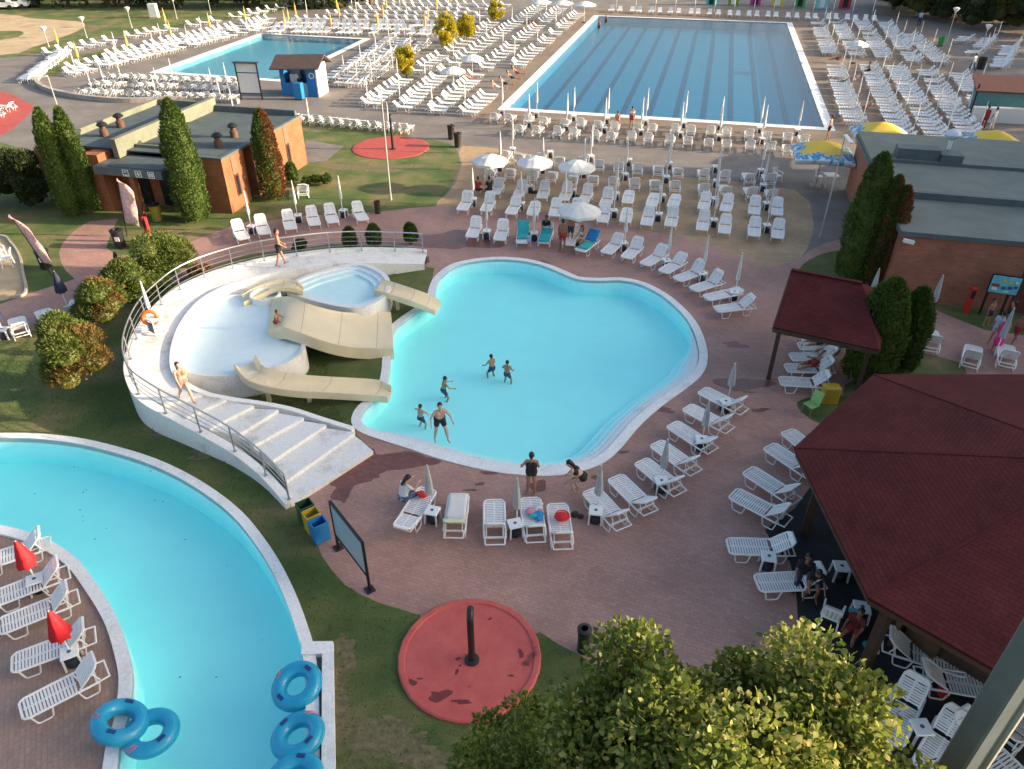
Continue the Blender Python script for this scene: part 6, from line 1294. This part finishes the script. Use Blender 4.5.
def person(label, loc, rz, J, h=1.7, skin=1, hair=0, longhair=False, fat=1.0, female=False, wear=(), near=True, ground=True, zpel=None, group=None):
    vox = .0125 if near else .024; t = thing('person', label, 'person', loc, rz, group)
    if ground: dz = -min(min(J['he'+q].z, J['to'+q].z) for q in 'lr')+.034
    else: dz = zpel/ (h/1.7)
    def put(mb, name, mat, v): me = remesh(mb, v, mat, name); o = bpy.data.objects.new(name, me); COL.objects.link(o); o.parent = t; o.location = (0,0,dz*h/1.7); o.scale = (h/1.7,)*3; return o
    put(body_mb(J, fat=fat, fingers=near, female=female), 'body', SKIN[skin], vox)
    m = MB(); hd, hf, hu = J['head'], J['hf'], J['hu']; m.ball(hd-hf*.022+hu*.028, .103, 14, 0, (1,.9,1.02)); cap(m, hd-hf*.05, hd-hf*.06-hu*.06, .075, .055)
    if longhair: cap(m, hd-hf*.075-hu*.02, hd-hf*.11-hu*.24, .07, .05)
    put(m, 'hair', HAIRM[hair], vox*1.3)
    if near:
        m = MB(); sd = hu.cross(hf).normalized()
        for s in (-1, 1): m.ball(hd+hf*.089+sd*s*.033+hu*.012, .0115, 8)
        o = m.build('eyes', M_BLACK, t); o.location = (0,0,dz*h/1.7); o.scale = (h/1.7,)*3
        m = MB(); c = hd+hf*.099-hu*.068; m.tube([c-sd*.022, c+hf*.006, c+sd*.022], .006, 6); o = m.build('mouth', CL['skinpink'], t); o.location = (0,0,dz*h/1.7); o.scale = (h/1.7,)*3
    Y = Vector((0,1,0)); f = fat*1.07
    for kind, col in wear:
        m = MB()
        if kind in ('shorts', 'briefs', 'jeans'):
            for s in (-1, 1): cap(m, J['pel']+Y*s*.06*f+J['up']*.05, J['pel']+Y*s*.06*f-J['up']*.03, .112*f, .112*f); m.ball(J['pel']+Y*s*.065-J['fw']*.05+Vector((0,0,-.03)), .09*f, 10)
            for q in 'lr':
                e = {'shorts':.5, 'briefs':.1, 'jeans':1.0}[kind]; cap(m, J['hip'+q], J['hip'+q].lerp(J['kn'+q], e), .095*f, .09*f-.025*e)
                if kind == 'jeans': cap(m, J['kn'+q], J['kn'+q].lerp(J['an'+q], .9), .066*f, .058)
        elif kind == 'top':
            for s in (-1, 1): cap(m, J['chest']-J['up']*.05+Y*s*.075, J['chest']+J['up']*.01+Y*s*.075, .103*f, .10*f); (m.ball(J['chest']+Y*s*.075+J['fw']*.08, .064, 10) if female else None)
        elif kind in ('shirt', 'suit', 'dress'):
            for s in (-1, 1):
                cap(m, J['pel']+Y*s*.06*f, J['waist']+Y*s*.045*f, .112*f, .104*f); cap(m, J['waist']+Y*s*.045*f, J['chest']+Y*s*.08, .104*f, .105*f); m.ball(J['pel']+Y*s*.065-J['fw']*.05+Vector((0,0,-.03)), .09*f, 10)
                if kind != 'suit': cap(m, J['chest']+Y*s*.08, J['up']*.43+Y*s*.11, .105*f, .072)
            if kind == 'shirt':
                for q in 'lr': cap(m, J['sh'+q], J['sh'+q].lerp(J['el'+q], .6), .06, .055)
            if kind == 'dress': kn = (J['knl']+J['knr'])/2; cap(m, J['pel'], kn, .13, .2)
        put(m, {'shorts':'swim_shorts','briefs':'bikini_bottom','jeans':'trousers','top':'bikini_top','shirt':'shirt','suit':'swimsuit','dress':'dress'}[kind], CL[col], vox*1.15)
    return t
def face(a, b): d = G(*b)-G(*a); return math.atan2(d.y, d.x)
stand = dict(legs=((3,4,3),(-3,2,3)), arms=((4,8,14),(-4,8,12)))
walk = dict(tilt=4, legs=((24,8,2),(-16,22,2)), arms=((-20,8,12),(22,8,22)))
sit = dict(tilt=8, legs=((82,84,8),(80,88,8)), arms=((30,10,55),(25,10,50)))
lie = dict(tilt=-52, legs=((86,6,6),(88,12,6)), arms=((20,16,30),(10,18,40)), head=(18,0))
lieflat = dict(tilt=-84, legs=((90,4,6),(92,40,6)), arms=((80,20,10),(70,30,40)))
person('shirtless man in dark shorts walking along the raised walkway', G(281.5,266,1.1), face((270,268),(300,262))-.2, skeleton(**{**walk, 'legs':((14,4,2),(-8,10,2)), 'arms':((2,10,50),(8,10,45))}), 1.78, 1, 0, wear=(('shorts','black'),))
person('woman in bikini striding down the raised walkway', G(188,402,1.02), face((180,390),(200,398))-.3, skeleton(**walk), 1.66, 0, 1, True, 1.1, True, (('briefs','skinpink'),('top','skinpink')))
swim = lambda t_, a_: skeleton(tilt=t_, legs=((10,10,8),(-6,8,8)), arms=a_)
for (x, y, hh, zz, lab, t_, ar, rz, sk, wr) in ((492,362,1.35,-1.0,'child standing chest deep in the big pool, left of the far pair',8,((20,24,40),(15,20,50)),2.2,1,()),(507,368,1.35,-1.02,'child standing chest deep in the big pool, right of the far pair',6,((25,30,30),(15,18,50)),1.2,1,()),(443,384,1.35,-1.02,'dark haired child in the big pool between the far pair and the wading man',12,((40,25,40),(30,20,40)),.4,1,()),(420,412,1.3,-.85,'pale child with arms spread in the big pool near the slide end',6,((30,60,20),(30,62,25)),1.0,0,())):
    p = G(x, y, -.03); p.z = 0; person(lab, p, rz, skeleton(tilt=t_, legs=((34,58,10),(26,50,10)), arms=ar), hh, sk, 0, wear=wr or (('shorts','navy'),), ground=False, zpel=-.30*hh/1.3)
person('man in black shorts wading in the shallow part of the big pool', G(441,440,-.45), -1.25, skeleton(tilt=20, legs=((28,20,10),(4,16,10)), arms=((20,35,35),(10,38,40)), head=(-12,-10)), 1.74, 0, 0, fat=1.15, wear=(('shorts','black'),))
person('woman in dark swimsuit standing with her back to the camera at the big pool', G(531,494), face((531,494),(535,440)), skeleton(legs=((1,2,3),(-2,3,3)), arms=((-6,34,66),(10,14,40)), head=(6,-15)), 1.66, 1, 0, False, 1.08, True, (('suit','black'),))
person('woman in black bikini bending down beside the slanting lounger row', G(582,494), face((582,494),(545,488)), skeleton(tilt=52, legs=((64,88,6),(58,84,6)), arms=((8,8,25),(14,8,20)), head=(-8,0)), 1.66, 0, 0, True, 1.0, True, (('briefs','black'),('top','black')))
person('woman in white shirt and denim sitting on the tilted lounger looking at her hands', G(404,508), face((404,508),(432,490)), skeleton(tilt=18, legs=((84,30,6),(82,40,6)), arms=((40,8,75),(38,8,80)), head=(28,0)), 1.68, 0, 0, True, 1.05, True, (('shirt','white'),('jeans','denim')), ground=False, zpel=.47)
# group above the big pool
person('person in dark clothes sitting upright on the green towel lounger', G(546,237), face((546,232),(542,250)), skeleton(**sit), 1.7, 2, 0, wear=(('shirt','black'),('shorts','teal')), ground=False, zpel=.48)
person('tanned shirtless man standing with his back turned above the big pool', G(562,252), face((562,252),(566,240)), skeleton(**stand), 1.8, 2, 0, wear=(('shorts','red'),))
person('fair person standing behind the tanned man above the big pool', G(570,244), -1.9, skeleton(**stand), 1.68, 1, 1, wear=(('shorts','navy'),('top','skinpink')), female=True)
person('person with dark hair sitting beside the blue towel lounger', G(582,246), face((582,246),(570,252)), skeleton(**sit), 1.66, 1, 0, True, wear=(('top','white'),('briefs','white')), ground=False, zpel=.42)
person('toddler in pale clothes standing at the big pool\'s top edge', G(529,249), 1.4, skeleton(**stand), .9, 0, 1, wear=(('shirt','paleblue'),('shorts','paleblue')))
p = G(276,323,1.22); person('child sitting at the top of the wide cream slide', p, face((272,322),(300,325)), skeleton(tilt=18, legs=((70,70,12),(74,76,12)), arms=((30,25,40),(30,25,40))), 1.2, 2, 0, wear=(('shorts','red'),), ground=False, zpel=.08)
def onlounger(px, ref_px, lab, skin, hair, wear, female=False, near=True, pose=lie, z=.45, dx=.0, dz=None, lh=False):
    d = G(*ref_px)-G(*px); rz = math.atan2(d.y, d.x)
    return person(lab, G(*px), rz, skeleton(**pose), 1.7, skin, hair, lh, 1.0, female, wear, near, False, z)
onlounger((827,360),(790,364),'person lying under the small shelter with raised knees',1,0,(('shirt','white'),('shorts','black')),pose={**lie,'legs':((110,70,8),(95,40,8))}); onlounger((818,350),(790,352),'shirtless person lying farther back under the small shelter',1,1,(('shorts','navy'),)); onlounger((812,372),(780,378),'person in red shorts lying low under the small shelter',1,0,(('shorts','red'),),pose=lieflat)
person('woman in hot pink dress standing near the picture board', G(994,352), 1.3, skeleton(**stand), 1.66, 1, 0, True, 1.05, True, (('dress','pink'),)); person('tall person in dark top behind the woman in pink', G(1000,338), 2.4, skeleton(**stand), 1.75, 1, 0, wear=(('shirt','black'),('shorts','navy'))); person('child standing left of the people at the picture board', G(985,326), -1.2, skeleton(**stand), 1.3, 1, 0, wear=(('shorts','navy'),)); person('shirtless child walking at the right picture edge', G(1012,344), 3.6, skeleton(**walk), 1.4, 2, 0, wear=(('shorts','red'),)); person('person in pale blue behind the pink dress', G(991,345), 1.0, skeleton(**stand), 1.6, 1, 0, wear=(('shirt','paleblue'),('shorts','paleblue')))
onlounger((800,584),(798,606),'person in dark clothes sitting sideways on the lounger by the dark floor',2,0,(('shirt','black'),('jeans','navy')),pose=sit,z=.47); person('person in dark clothes bent forward beside the dark pavilion floor', G(808,592), -1.8, skeleton(tilt=40, legs=((70,80,6),(66,84,6)), arms=((50,10,30),(50,10,30))), 1.6, 2, 0, wear=(('shirt','black'),('shorts','navy')))
person('person in dark red sitting on the dark floor by the plank screen', G(853,634), -2.4, skeleton(**sit), 1.6, 2, 0, wear=(('shirt','maroon'),('shorts','red')), ground=False, zpel=.30)
# farther people
def far(lab, px, rz, pose, h, skin, wear, zp=None, hair=0, female=False): return person(lab, G(*px), rz, skeleton(**pose), h, skin, hair, False, 1.0, female, wear, False, zp is None, zp)
far('shirtless man in dark shorts standing at the lap pool\'s near right corner', (827,140), 2.6, stand, 1.78, 1, (('shorts','black'),)); far('person in pink sitting at the lap pool\'s near edge', (617,127), 1.4, sit, 1.7, 1, (('shirt','skinpink'),('shorts','red')), .45); far('person with white towel standing at the lap pool\'s near edge', (631,129), 1.4, stand, 1.7, 1, (('shorts','red'),('top','white')))
far('person in white shirt and jeans walking behind the right lounger rows', (971,72), 2.0, walk, 1.78, 1, (('shirt','white'),('jeans','denim'))); far('person in dark red standing beside the teal counter', (982,129), 1.0, stand, 1.75, 2, (('shirt','red'),('jeans','red'))); far('person in white standing next to the person in dark red', (990,130), 2.0, stand, 1.7, 1, (('shirt','white'),('jeans','white'))); far('person in pale blue and navy standing at the far right', (918,27), 1.0, stand, 2.0, 1, (('shirt','paleblue'),('jeans','navy')))
for i, (x, y, sk) in enumerate(((505,88,1),(512,82,1),(517,77,1),(497,92,0))): far(f'sunbather lying in the line beside the lap pool\'s left edge, {ordn(i)} of four', (x, y), -.25, lie, 1.75, sk, (('shorts',('black','navy','red','white')[i]),), .45)
far('sunbather lying among the left lounger lines beside the parasol', (469,83), -.25, lie, 1.75, 1, (('shorts','skinpink'),), .45); far('sunbather in the far part of the second left line', (533,30), -.25, lie, 1.75, 1, (('shorts','red'),), .45)
far('sunbather sitting among the right lounger rows', (868,75), 2.9, sit, 1.7, 2, (('shorts','black'),), .5); far('tanned couple member lying by the lap pool\'s right edge, left one', (847,86), 2.9, lie, 1.75, 2, (('shorts','black'),), .48); far('tanned couple member by the lap pool\'s right edge, right one in white', (853,84), 2.9, lie, 1.75, 1, (('top','white'),('briefs','white')), .48); far('sunbather lying in the near right line by the lap pool', (865,113), 2.9, lie, 1.75, 1, (('shorts','red'),), .48); far('person lying on the far right line close to the walkway gap', (837,63), 2.9, lie, 1.75, 1, (('shorts','red'),), .45)
far('person sitting in dark red at the left edge of the tan block', (478,196), 1.2, sit, 1.65, 1, (('shirt','red'),('shorts','black')), .45); far('person sitting in the shade of the left white parasol', (490,196), 2.0, sit, 1.65, 2, (('shirt','black'),('shorts','black')), .45)
for x, y, l in ((599,26,'swimmer at the lap pool\'s far left corner'),(606,20,'swimmer standing at the far edge of the lap pool')): p = G(x, y); p.z = -1.0; person(l, p, 1.0, skeleton(**stand), 1.75, 1, 0, wear=(('shorts','black'),), near=False)
far('vendor in black behind the kiosk counter', (302,95), -1.4, stand, 1.7, 2, (('shirt','black'),('jeans','black')))
# ------------------------------------------------------------------ tidy: put roots that carry world-space meshes at their own base
bpy.context.view_layer.update()
for o in list(bpy.data.objects):
    if o.parent is None and o.type == 'EMPTY' and o.location.length < 1e-6 and o.children:
        cs = [c for c in o.children]; P = [v.co for c in cs for v in c.data.vertices]
        lo = Vector((sum(p.x for p in P)/len(P), sum(p.y for p in P)/len(P), 0)); o.location = lo
        for c in cs: c.matrix_parent_inverse = Matrix.Translation(-lo)
# ------------------------------------------------------------------ camera and light
cd = bpy.data.cameras.new('camera'); cam_o = bpy.data.objects.new('camera', cd); COL.objects.link(cam_o)
cam_o.location = (0,0,H); cam_o.rotation_euler = (math.pi/2-TH, 0, 0); cd.sensor_width = 36; cd.sensor_fit = 'HORIZONTAL'; cd.lens = 36*F/1024; cd.clip_end = 5000; cd.clip_start = .1
SC.camera = cam_o
EL = 15.0; AZ_ = -3.0            # sun to the right, slightly towards the camera
sd = Vector((math.cos(math.radians(EL))*math.cos(math.radians(AZ_)), math.cos(math.radians(EL))*math.sin(math.radians(AZ_)), math.sin(math.radians(EL))))
ld = bpy.data.lights.new('sun', 'SUN'); ld.energy = 4.2; ld.angle = math.radians(.6); ld.color = (1.0,.80,.56); lo_ = bpy.data.objects.new('sun', ld); COL.objects.link(lo_); lo_.rotation_euler = (-sd).to_track_quat('-Z','Y').to_euler(); lo_.location = sd*80
w = bpy.data.worlds.new('World'); SC.world = w; w.use_nodes = True; nt = w.node_tree; bg = nt.nodes['Background']; sk = nt.nodes.new('ShaderNodeTexSky'); sk.sky_type = 'NISHITA'; sk.sun_disc = False; sk.sun_elevation = math.radians(EL); sk.sun_rotation = math.radians(90-AZ_); sk.air_density = 1.0; sk.dust_density = 4.0; sk.ozone_density = 1.0
nt.links.new(sk.outputs[0], bg.inputs[0]); bg.inputs[1].default_value = .125
SC.view_settings.view_transform = 'Standard'; SC.view_settings.look = 'None'; SC.view_settings.exposure = 1.42; SC.view_settings.gamma = 1.0
SC.cycles.max_bounces = 8; SC.cycles.transparent_max_bounces = 16; SC.cycles.diffuse_bounces = 3; SC.cycles.glossy_bounces = 2; SC.cycles.transmission_bounces = 2; SC.cycles.caustics_reflective = False; SC.cycles.caustics_refractive = False
_seen = {}
for o in bpy.data.objects:
    if o.get('label') and o.parent is None:
        if len(o['label'].split()) > 16: print('LONG', o['label'])
        _seen.setdefault(o['label'], []).append(o)
for l, q in _seen.items():
    if len(q) > 1 and not all(o.get('group') for o in q): print('DUP', l)
